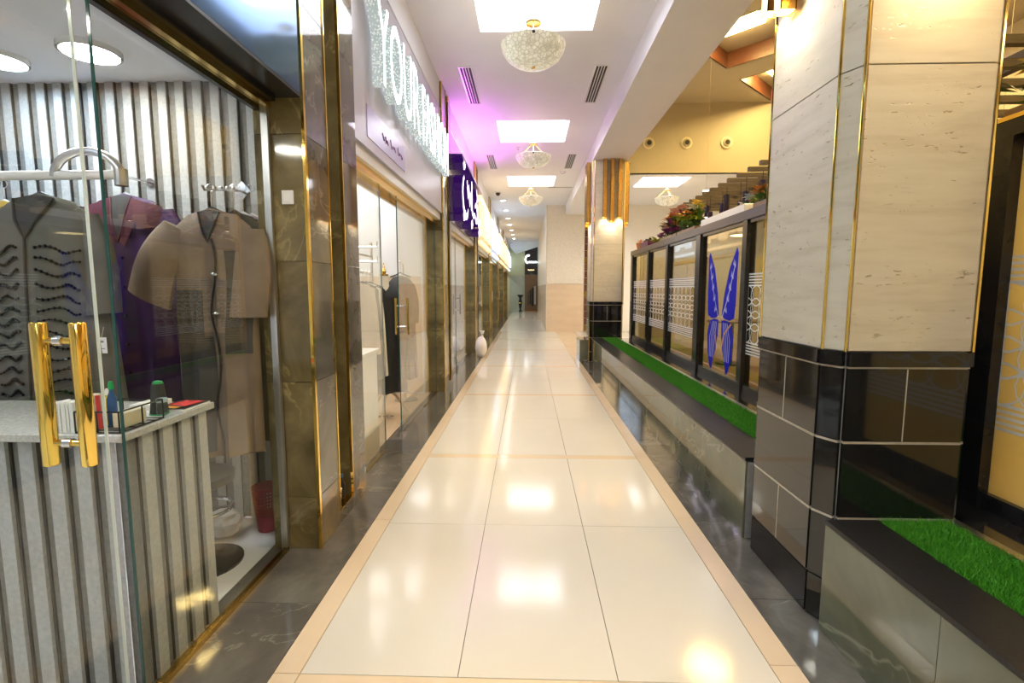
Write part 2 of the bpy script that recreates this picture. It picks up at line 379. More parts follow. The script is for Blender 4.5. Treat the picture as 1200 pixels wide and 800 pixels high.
# ---- upper atrium on the right
COF = [((3.94, 2.4), 1.2), ((5.63, .6), 1.2), ((3.94, -1.1), 1.2), ((3.94, 9.35), 1.2), ((5.63, 11.1), 1.2), ((5.63, 7.6), 1.2), ((3.94, 5.9), 1.2), ((5.63, 4.1), 1.2)]  # first three are out of view, added to warm the near pillar front
def dia(c_, h): return [(c_[0] - h, c_[1]), (c_[0], c_[1] - h), (c_[0] + h, c_[1]), (c_[0], c_[1] + h)]
struct('ceiling_atrium', MB().sheet([(1.92, YB), (8, YB), (8, 12.4), (1.92, 12.4)], [dia(c_, h if c_[1] < 11 else 1.19) for c_, h in COF], 5.8), 'paint_atrium',
       'high warm yellow ceiling with diamond coffers over the cafe', fix=False)
for ci, (c_, h) in enumerate(COF):
    g = thing('ceiling_coffer', {3: 'lit diamond ceiling coffer with wooden sides beside the white beam', 4: 'lit diamond ceiling coffer reaching up to the yellow wall'}.get(ci, 'unseen diamond ceiling coffer with wooden sides over the nearer cafe seats'), 'ceiling coffer', (c_[0], c_[1], 5.8), 'diamond coffers above the cafe')
    o_ = dia(c_, h); q = dia(c_, h + .03)
    for i in range(4): MB().slab(o_[i], o_[(i + 1) % 4], 5.80, 6.1, .03).build('wood_side', 'wood_dark', g)
    MB().prism(q, 6.1, 6.14).build('backing', 'paint_atrium', g)
    i_ = dia((c_[0] - .33, c_[1] - .02), .50); MB().prism(i_, 6.05, 6.1).build('light_panel', 'atrium_light', g)
struct('wall_atrium', MB().box(1.92, 8, 12.4, 12.55, ZC, 6.2), 'paint_atrium', 'upper warm yellow wall with three round air nozzles')
struct('wall_right', MB().box(8, 8.1, YB, 17, -.1, 6.2), 'paint_cream', 'cream far side wall of the cafe hall')
struct('wall_back', MB().box(-1.36, 8, YB - .1, YB, -.1, 6.2), 'paint_cream')
# ---- walls at the far end
wf = struct('wall_far', MB().box(.66, 8, 17.0, 17.2, 0, ZC), 'paint_concourse', 'pale textured wall closing the concourse')
box('stone_panel', (.63, 1.88, 16.96, 17.0, 1.62, ZC), 'stone_white', wf)
box('peach_panel', (.63, 1.88, 16.955, 17.0, 0, 1.615), 'stone_peach', wf)
box('corner_strip', (.615, .64, 16.945, 16.97, 0, ZC), 'travertine', wf)
for i in range(16):
    for j in range(2): box('mosaic_tile', (1.90 + j * .085, 1.98 + j * .085, 16.95, 16.995, .02 + i * .225, .235 + i * .225), 'wood_dark' if (i * 7 + j * 3) % 5 else 'gold_dark', wf)
wr = struct('wall_passage', MB().box(.63, .80, 17.2, YE, 0, ZC), 'stone_white', 'pale stone side wall of the far passage')
box('peach_panel', (.622, .632, 17.0, YE - .02, 0, 1.6), 'stone_peach', wr); box('stone_panel', (.622, .632, 17.0, YE - .02, 1.605, ZC), 'stone_white', wr)
we = struct('wall_end', MB().box(-1.36, .66, YE, YE + .1, 0, 4.4), 'paint_green', 'greenish end wall of the passage with a dark shop doorway')
box('stone_panel', (-1.15, -.20, YE - .03, YE, 0, 2.28), 'stone_grey', we); box('stone_panel', (-1.15, -.20, YE - .025, YE, 2.30, 4.18), 'paint_green', we)
e = MB()
for i in range(13):
    a = math.pi * (.5 + i / 24)
    e.box(-.9 + 0 * i, .62, YE - 2.2 + i * .18, YE - 2.03 + i * .18, 4.02 + .17 * math.cos(math.pi * i / 12), 4.08 + .17 * math.cos(math.pi * i / 12) + .06)
MB().loft([[(-.75 + .2 * math.cos(a) * 0 - .35 * math.sin(a), YE - 2.4 + 2.3 * i / 12, 4.18 - .55 * (i / 12) ** 2), (.62, YE - 2.4 + 2.3 * i / 12, 4.18 - .12 * (i / 12)),
           (.62, YE - 2.4 + 2.3 * i / 12, 4.19), (-.75 - .35 * math.sin(a), YE - 2.4 + 2.3 * i / 12, 4.19)] for i, a in [(i, math.pi * i / 12) for i in range(13)]]).build(
    'arched_soffit', 'paint_white', label='white curved ceiling soffit at the end of the passage', cat='soffit')
g = thing('shop_portal', 'dark shop portal with glowing white logo at the end of the passage', 'shopfront', (.2, YE - .05, 0))
box('header_panel', (-.19, .60, YE - .09, YE - .03, 2.33, 4.15), 'black_metal', g)
box('interior_panel', (-.19, .60, YE - .06, YE - .03, 0, 2.32), 'wood_brown', g)
lg = MB()
lg.tube([(.02 + .17 * math.cos(a), YE - .11, 3.30 + .24 * math.sin(a)) for a in [R(60 + 12 * i) for i in range(18)]], .055, 6)
lg.tube([(.03 + .06 * i, YE - .11, 3.10 + (.03 if i % 2 else 0)) for i in range(10)], .055, 6); lg.build('logo', 'letter_white', g)
MB().tube([(.0 + .05 * i, YE - .11, 2.62 + .03 * math.sin(i * 2)) for i in range(9)], .03, 5).build('logo_line', 'sign_amber', g)
for i in range(4): box('clothes_bundle', (-.02 + i * .14, .09 + i * .14, YE - .14, YE - .06, .35 + .1 * (i % 2), 1.25 + .12 * i), ('fabric_grey', 'fabric_dark', 'fabric_black', 'fabric_beige')[i], g)
MB().box(-.19, .60, YE - .4, YE - .1, 0, .03).build('door_mat', 'terracotta', label='red mat in front of the dark end doorway', cat='mat')
g = thing('floor_vase', 'tall dark floor vase with flared rim against the grey end wall', 'vase', (-.47, YE - .35, 0))
MB().lathe([(.10, 0), (.12, .03), (.05, .12), (.09, .35), (.13, .55), (.10, .72), (.07, .85), (.2, 1.05), (.21, 1.07)], (-.47, YE - .35, 0), 16).build('body', 'black_metal', g, smooth=True)
MB().lathe([(.12, 0), (.135, .03), (.12, .06)], (-.47, YE - .35, .52), 16).build('gold_band', 'gold', g, smooth=True)

# ================================================================== PILLARS (travertine over black granite)
def oct_(x0, x1, y0, y1, c_): return [(x0, y0 + c_[1]), (x0 + c_[0], y0), (x1 - c_[0], y0), (x1, y0 + c_[1]), (x1, y1 - c_[1]), (x1 - c_[0], y1), (x0 + c_[0], y1), (x0, y1 - c_[1])]
def grow(pl, d):
    cx = sum(p_[0] for p_ in pl) / 8; cy = sum(p_[1] for p_ in pl) / 8
    return [(p_[0] + d * (1 if p_[0] > cx else -1), p_[1] + d * (1 if p_[1] > cy else -1)) for p_ in pl]
def pillar(x0, x1, y0, y1, label):
    g = thing('stone_pillar', label, 'pillar', ((x0 + x1) / 2, (y0 + y1) / 2, 0))
    P_ = oct_(x0 + .012, x1 - .012, y0 + .012, y1 - .012, (.042, .09))
    MB().prism(grow(P_, -.002), 1.2, ZB - .002).build('core', 'joint_grey', g); MB().prism(grow(P_, -.006), 0, 1.2).build('base_core', 'joint_grey', g)
    def ring(pl, z0, z1, t, m, name, split=(), skip=()):
        for i in range(8):
            if i in skip: continue
            a, b = Vector(pl[i]), Vector(pl[(i + 1) % 8]); d = (b - a).normalized(); n_ = 2 if i in split else 1
            for s in range(n_):
                p0 = a + (b - a) * (s / n_) + d * .0025; p1 = a + (b - a) * ((s + 1) / n_) - d * .0025
                MB().slab(tuple(p0), tuple(p1), z0 + .003, z1 - .003, t).build(name, m, g)
            if n_ == 2:
                c_ = (a + b) / 2; MB().slab(tuple(c_ - d * .0024), tuple(c_ + d * .0024), z0 + .006, z1 - .006, t + .0012).build('joint_strip', 'joint_beige', g)
    for z0, z1 in ((1.2, 2.315), (2.315, 3.43), (3.43, ZB - .002)): ring(P_, z0, z1, .010, 'travertine', 'travertine_slab')
    B_ = grow(P_, -.004)
    ring(grow(P_, .0), 1.135, 1.2, .022, 'granite_black', 'granite_cap')
    ring(B_, .82, 1.132, .016, 'granite_black', 'granite_tile', (1, 3, 5, 7)); ring(B_, .49, .815, .016, 'granite_black', 'granite_tile')
    ring(B_, .20, .485, .016, 'granite_black', 'granite_tile', (1, 5, 7)); ring(B_, 0.0, .195, .012, 'granite_black', 'granite_plinth')
    for z in (.4875, .8175, 1.1335): ring(B_, z - .0075, z + .0075, .0172, 'joint_beige', 'joint_strip', (), ())
    for i in (0, 1, 2, 3, 4, 5, 6, 7):
        p_ = grow(P_, .010)[i]; MB().tube([(p_[0], p_[1], 1.2), (p_[0], p_[1], ZB - .003)], .0055, 6).build('gold_edge', 'gold_bright', g)
    return g
pillar(1.255, 1.85, 2.065, 2.82, 'travertine pillar on black granite base rising from the planter, nearer end of the grass')
p2 = pillar(1.235, 1.885, 9.88, 10.60, 'travertine pillar with brass light tubes at the far end of the grass strip')
for y in (9.87, 9.95): MB().box(1.205, 1.222, y, y + .03, .02, 1.13).build('gold_edge', 'gold', p2)

# brass tube lights on the pillars
def sconce(x, y, z0, nx, ny, label, en=9, lc=(1, .86, .62)):
    g = thing('brass_tube_light', label, 'wall light', (x, y, z0), 'brass tube lights on the pillars')
    h = .036; t = MB()
    for a, b, c_, d in ((-h, -h + .005, -h, h), (h - .005, h, -h, h), (-h, h, -h, -h + .005), (-h, h, h - .005, h)): t.box(x + a, x + b, y + c_, y + d, z0, ZB - .004)
    t.build('tube', 'brass', g); MB().box(x - h + .006, x + h - .006, y - h + .006, y + h - .006, z0 + .04, z0 + .05).build('lamp', 'downlight_warm', g)
    light('spot', 'SPOT', (x, y, z0 + .03), en, lc, g, spot_size=R(100), spot_blend=.6, shadow_soft_size=.02)
W3 = ('first', 'middle', 'last')
for (y, z), n_ in zip(((2.66, 2.80), (2.525, 2.74), (2.39, 2.80)), ('farther end', 'middle', 'front end')): sconce(1.198, y, z, -1, 0, 'brass tube light on the corridor face of the nearer pillar, at its ' + n_, 3, (1, .93, .82))
for (x, z), n_ in zip(((1.42, 2.80), (1.55, 2.74), (1.68, 2.80)), ('corridor edge', 'middle', 'cafe edge')): sconce(x, 2.012, z, 0, -1, 'brass tube light on the front face of the nearer pillar, at its ' + n_, 7, (1, .66, .26))
for (x, z), n_ in zip(((1.465, 2.81), (1.605, 2.74), (1.75, 2.81)), ('corridor edge', 'middle', 'cafe edge')): sconce(x, 9.828, z, 0, -1, 'brass tube light on the front face of the farther pillar, at its ' + n_, 4)
for (y, z), n_ in zip(((10.1, 2.74), (10.24, 2.69), (10.38, 2.74)), ('front end', 'middle', 'rear end')): sconce(1.182, y, z, -1, 0, 'brass tube light on the corridor face of the farther pillar, at its ' + n_, 4)
for (y, z), n_ in zip(((10.1, 2.74), (10.24, 2.69)), ('front end', 'middle')): sconce(1.938, y, z, 1, 0, 'brass tube light on the cafe face of the farther pillar, at its ' + n_, 8)

# ================================================================== PLANTER KERB WITH ARTIFICIAL GRASS
ZK = .487
def kerb(y0, y1, label):
    g = thing('planter_kerb', label, 'planter', (1.6, (y0 + y1) / 2, 0))
    MB().box(1.275, 2.16, y0, y1, 0, ZK - .03).build('core', 'joint_grey', g)
    n_ = max(1, round((y1 - y0) / .62)); s = (y1 - y0) / n_
    for i in range(n_):
        box('marble_tile', (1.262, 1.276, y0 + i * s + .0012, y0 + (i + 1) * s - .0012, .002, ZK - .022), 'marble_green', g)
    n_ = max(1, round((y1 - y0) / .92)); s = (y1 - y0) / n_
    for i in range(n_):
        box('granite_cap', (1.258, 1.475, y0 + i * s + .001, y0 + (i + 1) * s - .001, ZK - .02, ZK), 'granite_matt', g)
        box('granite_ledge', (1.80, 2.16, y0 + i * s + .001, y0 + (i + 1) * s - .001, ZK - .02, ZK), 'granite_black', g)
    box('edge_trim', (1.76, 1.80, y0, y1, ZK - .03, ZK + .006), 'steel', g); box('soil_bed', (1.475, 1.76, y0, y1, ZK - .04, ZK - .014), 'grass_mat', g)
    return g
kerb(YB + .01, 2.06, 'long marble planter kerb with grass in front of the nearer pillar')
MB().box(1.862, 2.16, 2.061, 2.834, 0, ZK).build('ledge_block', 'granite_black', label='black granite ledge beside the cafe side of the nearer pillar', cat='ledge')
kerb(2.835, 9.87, 'long marble planter kerb with grass between the two pillars')
MB().box(1.04, 1.225, 9.95, 10.62, 0, .44).build('end_block', 'marble_green', label='low polished marble block beside the farther pillar base', cat='plinth', bevel=.008)
def grass(y0, y1, n_, label):
    b = MB(); rr = random.Random(3)
    for i in range(n_):
        x = rr.uniform(1.478, 1.757); y = rr.uniform(y0, y1); h = rr.uniform(.018, .036); a = rr.uniform(0, 6.28); wd = rr.uniform(.0018, .0032) * (1 + .12 * max(0, y - 2))
        lx, ly = rr.gauss(0, .012), rr.gauss(0, .012); c_, s = math.cos(a) * wd, math.sin(a) * wd; z = ZK - .014
        b.add([(x - c_, y - s, z), (x + c_, y + s, z), (x + lx, y + ly, z + h)], [(0, 1, 2)])
    return b.build('artificial_grass', 'grass_blade', label=label, cat='grass', kind='stuff', fix=False)
grass(.2, 2.05, 34000, 'bright green artificial turf in the planter before the nearer pillar')
grass(2.84, 9.86, 60000, 'bright green artificial turf between the two pillars')

# ================================================================== SHOP SIDE: marble columns
def column(y0, y1, label, niche=True):
    g = thing('marble_column', label, 'column', (-1.28, (y0 + y1) / 2, 0))
    box('core', (-1.42, -1.27, y0 + .022, y1, 0, ZC - .002), 'grout', g)
    na, nb = y0 + .30, y0 + .53
    rows = [(0, .30)] + [(.30 + .65 * i, .95 + .65 * i) for i in range(6)]
    for z0, z1 in rows:
        z1 = min(z1, ZC - .002)
        box('marble_slab', (-1.42, -1.165, y0, y0 + .021, z0 + .0015, z1 - .0015), 'marble_brown', g)
        box('marble_slab', (-1.27, XL, y0 + .0225, na, max(z0, 0) + .0015, z1 - .0015), 'marble_dark', g)
        box('marble_slab', (-1.27, XL, nb, y1, z0 + .0015, z1 - .0015), 'marble_dark', g)
    box('marble_slab', (-1.27, XL, na + .001, nb - .001, .002, .09), 'marble_dark', g)
    box('niche_back', (-1.269, -1.262, na + .001, nb - .001, .092, ZC - .003), 'marble_brown', g)
    for y in (na, nb): box('niche_jamb', (-1.26, XL - .012, y - .006, y + .006, .085, ZC - .003), 'marble_brown', g); box('gold_edge', (XL - .011, XL + .006, y - .006, y + .006, .085, ZC - .003), 'gold_bright', g)
    box('gold_edge', (-1.26, XL + .006, na + .007, nb - .007, .084, .092), 'gold', g)
    box('gold_edge', (XL - .008, XL + .008, y0 - .006, y0 + .016, .0, ZC - .003), 'gold_bright', g)
    return g
CO = [(2.64, 3.44), (6.93, 7.65), (11.15, 11.85), (15.3, 16.0), (19.5, 20.2), (23.7, 24.4), (27.9, 28.6)]
CN = ['brown marble column with gold edged niche beside the slatted boutique', 'brown marble column between the crystal lettering and the purple lettering', 'marble column between the purple sign and the amber sign',
      'marble column between the amber sign and the cool white sign', 'marble column after the cool white sign', 'marble column before the last lit shops', 'last marble column before the green end wall']
for (a, b), n_ in zip(CO, CN): column(a, b, n_)
# shell behind the shopfronts
struct('wall_left', MB().box(-4.4, -4.3, YB, YE, -.1, ZC), 'paint_white', 'white back wall of the shops')
for i, (a, b) in enumerate(CO[1:]): struct('wall_partition', MB().box(-4.3, -1.425, (a + b) / 2 - .05, (a + b) / 2 + .05, 0, ZC), 'paint_white')
struct('ceiling_shops', MB().box(-4.3, -1.43, 3.15, YE, 3.05, 3.12), 'paint_white', 'white ceiling inside the shops')
struct('floor_shops', MB().box(-4.3, -1.362, 3.15, YE, -.05, -.002), 'wood_light', 'pale timber floor inside the shops')

# small litter standing in the niche of the first column
g = thing('paper_cup', 'white striped paper cup left in the niche of the marble column', 'cup', (-1.212, 3.03, .093))
MB().lathe([(.022, 0), (.03, .09), (.032, .092)], (-1.212, 3.03, .093), 14).build('body', 'paper', g, smooth=True)
for i in range(2): MB().lathe([(.0262 + i * .003, 0), (.0272 + i * .003, .012)], (-1.212, 3.03, .12 + i * .032), 14, False).build('stripe', 'black_plastic', g)
g = thing('small_bottle', 'small dark bottle standing in the niche of the marble column', 'bottle', (-1.212, 3.11, .093))
MB().lathe([(.022, 0), (.024, .01), (.024, .09), (.01, .115), (.01, .14)], (-1.212, 3.11, .093), 12).build('body', 'black_plastic', g, smooth=True)
MB().lathe([(.012, 0), (.012, .02)], (-1.212, 3.11, .233), 12).build('cap', 'blue_plastic', g)
g = thing('wall_switch', 'small white switch plate on the front of the brown marble column', 'switch', (-1.255, 2.635, 1.90))
box('plate', (-1.285, -1.225, 2.631, 2.639, 1.895, 1.965), 'white_gloss', g); box('rocker', (-1.272, -1.238, 2.628, 2.631, 1.91, 1.95), 'paper', g)

# ================================================================== SHOP 1: boutique behind glass
GX = -1.345
Z1 = 2.665
wsl = struct('wall_boutique', MB().box(-4.3, -1.425, 3.02, 3.14, 0, ZC), 'felt_grey', 'boutique back wall of vertical light and dark felt slats')
nsl = 30
for i in range(nsl):
    x0 = -1.50 - i * .105
    if x0 - .05 < -4.2: break
    box('slat', (x0 - .05, x0, 3.002, 3.02, .0, Z1), 'felt_light', wsl)
    box('shade_strip', (x0, x0 + .0065, 3.008, 3.02, .0, Z1), 'matt_black', wsl); box('shade_strip', (x0 - .0565, x0 - .05, 3.016, 3.02, .0, Z1), 'matt_black', wsl)  # black strips paint in the shade along the slat sides
struct('ceiling_boutique', MB().box(-4.3, -1.37, -1.2, 3.019, Z1, Z1 + .08), 'paint_white', 'plain white boutique ceiling')
struct('wall_boutique_near', MB().box(-4.3, -1.37, -1.3, -1.2, 0, ZC), 'paint_white')
fb = struct('floor_boutique', MB().box(-4.3, -1.361, -1.2, 3.02, -.08, -.010), 'grout', 'white tiled boutique floor with a dark marble threshold strip')
for i in range(6):
    box('marble_tile', (-1.44, -1.362, -1.2 + i * .70, -1.2 + (i + 1) * .70 - .002, -.010, 0), 'marble_dark', fb)
    for j in range(5): box('tile', (-1.442 - (j + 1) * .5, -1.444 - j * .5, -1.2 + i * .70, -1.2 + (i + 1) * .70 - .003, -.010, 0), 'tile_white', fb)
for (x, y), mm, n_ in (((-2.22, 2.60), 'downlight_warm', 'round warm ceiling light above the purple coat'), ((-2.78, 2.66), 'downlight_cool', 'round cool white ceiling light above the grey kaftan'),
                       ((-2.05, .9), 'downlight_warm', 'round warm ceiling light above the counter front'), ((-2.9, .9), 'downlight_cool', 'round cool ceiling light over the boutique floor')):
    g = thing('round_ceiling_light', n_, 'ceiling light', (x, y, Z1 - .03), 'round boutique ceiling lights')
    MB().lathe([(.135, .0), (.135, .029), (.122, .029), (.122, .0)], (x, y, Z1 - .03), 28, False).build('rim', 'white_gloss', g, smooth=True)
    MB().lathe([(.121, .004), (.121, .02)], (x, y, Z1 - .03), 28).build('diffuser', mm, g)
t = MB().box(-3.3, -2.33, 1.72, 1.78, Z1 - .05, Z1).box(-3.3, -2.27, 1.80, 1.84, Z1 - .03, Z1); t.box(-2.33, -2.27, .8, 1.8, Z1 - .05, Z1)
t.build('ceiling_moulding', 'paint_white', label='white stepped moulding on the boutique ceiling', cat='moulding')
# fascia, transom, glazing
fs = struct('trim_2', MB().box(-1.36, XL, YB, 2.632, 2.44, ZC - .001), 'blue_gloss', 'glossy dark blue fascia above the boutique glass')
box('soffit_strip', (-1.36, XL - .001, YB, 2.63, 2.425, 2.44), 'black_metal', fs)
g = thing('boutique_glazing', 'frameless boutique glass front with gold header and base channel', 'glazing', (GX, 1.0, 0))
box('header_rail', (-1.375, -1.315, YB + .02, 2.62, 2.375, 2.424), 'gold', g); box('header_track', (-1.40, -1.376, YB + .02, 2.62, 2.36, 2.424), 'black_metal', g)
box('header_lip', (-1.314, -1.29, YB + .02, 2.62, 2.405, 2.424), 'black_metal', g)
box('base_channel', (GX - .012, GX + .016, 1.575, 2.62, 0.0, .022), 'gold_dark', g)
box('pane', (GX - .005, GX + .005, 1.582, 2.605, .022, 2.375), 'glass_clear', g)
box('pane_edge', (GX - .005, GX + .005, 1.578, 1.581, .022, 2.375), 'glass_edge', g)
box('end_channel', (GX - .02, GX + .014, 2.606, 2.63, 0, 2.375), 'steel', g)
MB().box(-1.495, -1.45, 2.955, 2.999, 0, Z1 - .001).build('corner_post', 'black_metal', label='slim black post at the inner corner of the boutique glass', cat='post')
g = thing('glass_door', 'frameless glass door of the slatted boutique with thick gold pull handles', 'door', (GX, 1.0, 0.012))
box('pane', (GX - .005, GX + .005, .45, 1.512, .014, 2.36), 'glass_clear', g); box('pane_edge', (GX - .005, GX + .005, 1.513, 1.516, .014, 2.36), 'glass_edge_white', g)
hd = thing('pull_handle', None, None, (GX, 1.385, .95), parent=g); hy = 1.385
for s in (-1, 1):
    MB().tube([(GX + s * .058, hy, .938), (GX + s * .058, hy, .942), (GX + s * .058, hy, 1.356), (GX + s * .058, hy, 1.36)], [.018, .021, .021, .018], 20).build('bar', 'gold_bright', hd, smooth=True)
    for z in (1.005, 1.307): MB().tube([(GX + s * .007, hy, z), (GX + s * .05, hy, z)], .0095, 14).build('crossbar', 'gold_bright', hd, smooth=True)
for z in (1.005, 1.307): MB().tube([(GX - .012, hy, z), (GX + .012, hy, z)], .014, 16).build('collar', 'chrome', hd, smooth=True)
# second (near) leaf, further towards the viewer
g = thing('shop_window', 'frameless boutique glass panel running on towards the corridor start', 'window', (GX, -1, .012))
box('pane', (GX - .005, GX + .005, YB + .02, .44, .014, 2.36), 'glass_clear', g)

# ---- counter
ct = thing('service_counter', 'boutique service counter clad in light and dark felt slats with speckled top', 'counter', (-2.0, 1.83, 0))
box('body', (-2.75, -1.392, 1.622, 2.06, 0, .94), 'felt_grey', ct)
box('worktop', (-2.77, -1.358, 1.585, 2.085, .94, .968), 'granite_top', ct, bevel=.003)
for i in range(14):
    x0 = -1.392 - i * .098
    box('slat', (x0 - .052, x0 - .002, 1.602, 1.622, .0, .94), 'felt_light', ct); box('shade_strip', (x0 - .059, x0 - .052, 1.614, 1.622, 0, .94), 'matt_black', ct); box('shade_strip', (x0 - .098, x0 - .091, 1.614, 1.622, 0, .94), 'matt_black', ct)  # slat side shade painted as black strips, here and on the end
box('corner_post', (-1.392, -1.372, 1.602, 1.640, 0, .94), 'felt_grey', ct); box('corner_trim', (-1.394, -1.390, 1.598, 1.602, 0, .94), 'chrome', ct)
for i in range(4):
    y0 = 1.645 + i * .102
    box('shade_strip', (-1.392, -1.386, y0, y0 + .007, 0, .94), 'matt_black', ct)
    box('slat', (-1.392, -1.372, y0 + .045, y0 + .095, 0, .94), 'felt_light', ct); box('shade_strip', (-1.392, -1.386, y0 + .037, y0 + .044, 0, .94), 'matt_black', ct)
ZT = .968
# items on the counter
g = thing('paper_stack', 'upright stack of white paper slips on the counter', 'paper', (-1.56, 1.64, ZT))
for i in range(7): box('sheet', (-1.60 + i * .0095, -1.592 + i * .0095, 1.605 + .002 * (i % 3), 1.66 + .002 * (i % 2), ZT, ZT + .105 - .003 * (i % 3)), 'paper', g)
g = thing('wire_basket', 'black wire desk basket on the boutique counter', 'basket', (-1.45, 1.70, ZT))
bx = (-1.525, -1.372, 1.598, 1.80)
for z in (ZT + .004, ZT + .075): MB().tube([(bx[0], bx[2], z), (bx[1], bx[2], z), (bx[1], bx[3], z), (bx[0], bx[3], z), (bx[0], bx[2] + .001, z)], .0032, 6).build('rim', 'black_metal', g)
for x, y in ((bx[0], bx[2]), (bx[1], bx[2]), (bx[0], bx[3]), (bx[1], bx[3]), ((bx[0] + bx[1]) / 2, bx[2]), (bx[1], 1.70)): MB().tube([(x, y, ZT + .003), (x, y, ZT + .075)], .0028, 6).build('wire', 'black_metal', g)
for i in range(4): MB().tube([(bx[0], 1.63 + i * .045, ZT + .004), (bx[1], 1.63 + i * .045, ZT + .004)], .0022, 5).build('wire', 'black_metal', g)
def bottle(name, x, y, r, h, mb_, mc, label):
    g = thing(name, label, 'bottle', (x, y, ZT + .008))
    MB().lathe([(r * .9, 0), (r, .006), (r, h * .62), (r * .45, h * .78), (r * .4, h * .84)], (x, y, ZT + .008), 14).build('body', mb_, g, smooth=True)
    MB().lathe([(r * .55, 0), (r * .55, h * .10), (r * .35, h * .18)], (x, y, ZT + .008 + h * .84), 12).build('cap', mc, g, smooth=True)
bottle('spray_bottle', -1.455, 1.672, .015, .155, 'blue_plastic', 'green_plastic', 'blue bottle with green cap in the wire basket')
bottle('glue_bottle', -1.492, 1.700, .016, .125, 'yellow_plastic', 'paper', 'yellow bottle in the wire basket')
MB().tube([(-1.463, 1.628, ZT + .01), (-1.470, 1.632, ZT + .125)], .0065, 8).build('red_marker', 'red_paper', label='red marker pen standing in the wire basket', cat='pen')
MB().box(-1.515, -1.478, 1.63, 1.67, ZT + .009, ZT + .125).build('cream_card_box', 'cream_plastic', label='cream card box at the back of the wire basket', cat='box', bevel=.002)
MB().box(-1.432, -1.388, 1.64, 1.74, ZT + .009, ZT + .062).build('carton', 'cream_plastic', label='small cream carton lying in the wire basket', cat='box', bevel=.003)
g = thing('glass_jar', 'small clear jar with pale blue lid beside the wire basket', 'jar', (-1.392, 1.824, ZT + .008))
MB().lathe([(.017, 0), (.019, .004), (.019, .045), (.016, .05)], (-1.392, 1.824, ZT + .008), 14).build('body', 'glass_green', g, smooth=True)
MB().lathe([(.02, 0), (.02, .014)], (-1.392, 1.824, ZT + .059), 14).build('lid', 'glass_blue_lid', g)
g = thing('thread_cone', 'dark tapered cone of thread with green tip on the counter', 'thread cone', (-1.442, 1.874, ZT))
MB().lathe([(.032, 0), (.031, .01), (.021, .115), (.019, .12)], (-1.442, 1.874, ZT), 18).build('thread', 'black_rubber', g, smooth=True)
MB().lathe([(.019, 0), (.016, .008), (.004, .012)], (-1.442, 1.874, ZT + .12), 16).build('tip', 'green_plastic', g, smooth=True); MB().lathe([(.034, 0), (.034, .004)], (-1.442, 1.874, ZT), 16).build('foot', 'green_plastic', g)
g = thing('magazine', 'dark magazine with red and orange cover on the end of the counter', 'magazine', (-1.43, 1.97, ZT))
box('pages', (-1.50, -1.37, 1.912, 2.075, ZT, ZT + .008), 'paper', g); box('cover', (-1.50, -1.37, 1.912, 2.075, ZT + .008, ZT + .0095), 'black_plastic', g)
MB().prism([(-1.49, 1.99), (-1.40, 1.96), (-1.385, 2.06), (-1.47, 2.07)], ZT + .0095, ZT + .0102).build('red_print', 'red_paper', g); MB().prism([(-1.46, 1.93), (-1.41, 1.92), (-1.41, 1.95), (-1.46, 1.96)], ZT + .0095, ZT + .0102).build('orange_print', 'orange_paper', g)
MB().box(-1.60, -1.52, 1.92, 2.05, ZT, ZT + .022).build('note_pad', 'paper', label='thick white note pad near the dark magazine', cat='note pad')

# ---- garments
def garment(name, label, c_, sw, L_, flare, d, mb_, ms=None, sleeves=((-.14, -.5), (.14, -.5)), sr=(.075, .13), cat='abaya', group=None, folds=7, seed=0, n=26, th=36):
    g = thing(name, label, cat, (c_[0], c_[1], c_[2] - L_), group)
    def W(t): return sw * (.62 + .38 * min(1, t / .05)) * (1 - .06 * math.sin(min(1, t / .35) * math.pi)) + flare * t
    def D(t): return .012 + (d - .012) * min(1, t / .10) ** .7 + d * .5 * t
    def fold(a, t): return 1 + (.16 + .34 * t) * min(1, t * 5) * math.sin(folds * a + seed + 1.3 * math.sin(2 * a + seed)) * .8
    rings = []
    for i in range(n):
        t = (i / (n - 1)) ** 1.25; rg = []
        for k_ in range(th):
            a = 2 * math.pi * k_ / th; x = W(t) * math.cos(a); y = D(t) * math.sin(a) * fold(a, t)
            rg.append((c_[0] + x, c_[1] + y, c_[2] - L_ * t - .26 * abs(x) * (1 - min(1, t / .16)) + .012 * math.sin(3 * a + seed) * t))
        rings.append(rg)
    MB().loft(rings).build('body', mb_, g, smooth=True)
    for s, sl in zip((-1, 1), sleeves):
        if not sl: continue
        rings = []; p0 = Vector((s * sw * .76, 0, -.105)); p1 = Vector((sl[0] + s * sw, -.015, sl[1])); m_ = 12
        for i in range(m_):
            u = i / (m_ - 1); p_ = p0.lerp(p1, u) + Vector((s * .03 * math.sin(u * math.pi), 0, .03 * math.sin(u * math.pi))); dr = (p1 - p0).normalized()
            nn_ = Vector((dr.z, 0, -dr.x)); ra = sr[0] + (sr[1] - sr[0]) * u; rb = (.03 + .03 * u)
            rings.append([Vector(c_) + p_ + nn_ * ra * math.cos(a) * (1 + .08 * u * math.sin(3 * a + seed)) + Vector((0, 1, 0)) * rb * math.sin(a) for a in [2 * math.pi * q / 18 for q in range(18)]])
        MB().loft(rings, cap=True).build('sleeve', ms or mb_, g, smooth=True)
    def front(x, z, off=.006):
        t = max(0.0, min(1, (c_[2] - z) / L_)); wv = max(W(t), abs(x - c_[0]) + .002); sn = math.sqrt(max(0, 1 - ((x - c_[0]) / wv) ** 2))
        a = -math.acos(max(-1, min(1, (x - c_[0]) / wv)))
        return (x, c_[1] - D(t) * sn * fold(a, t) - off, z)
    return g, front
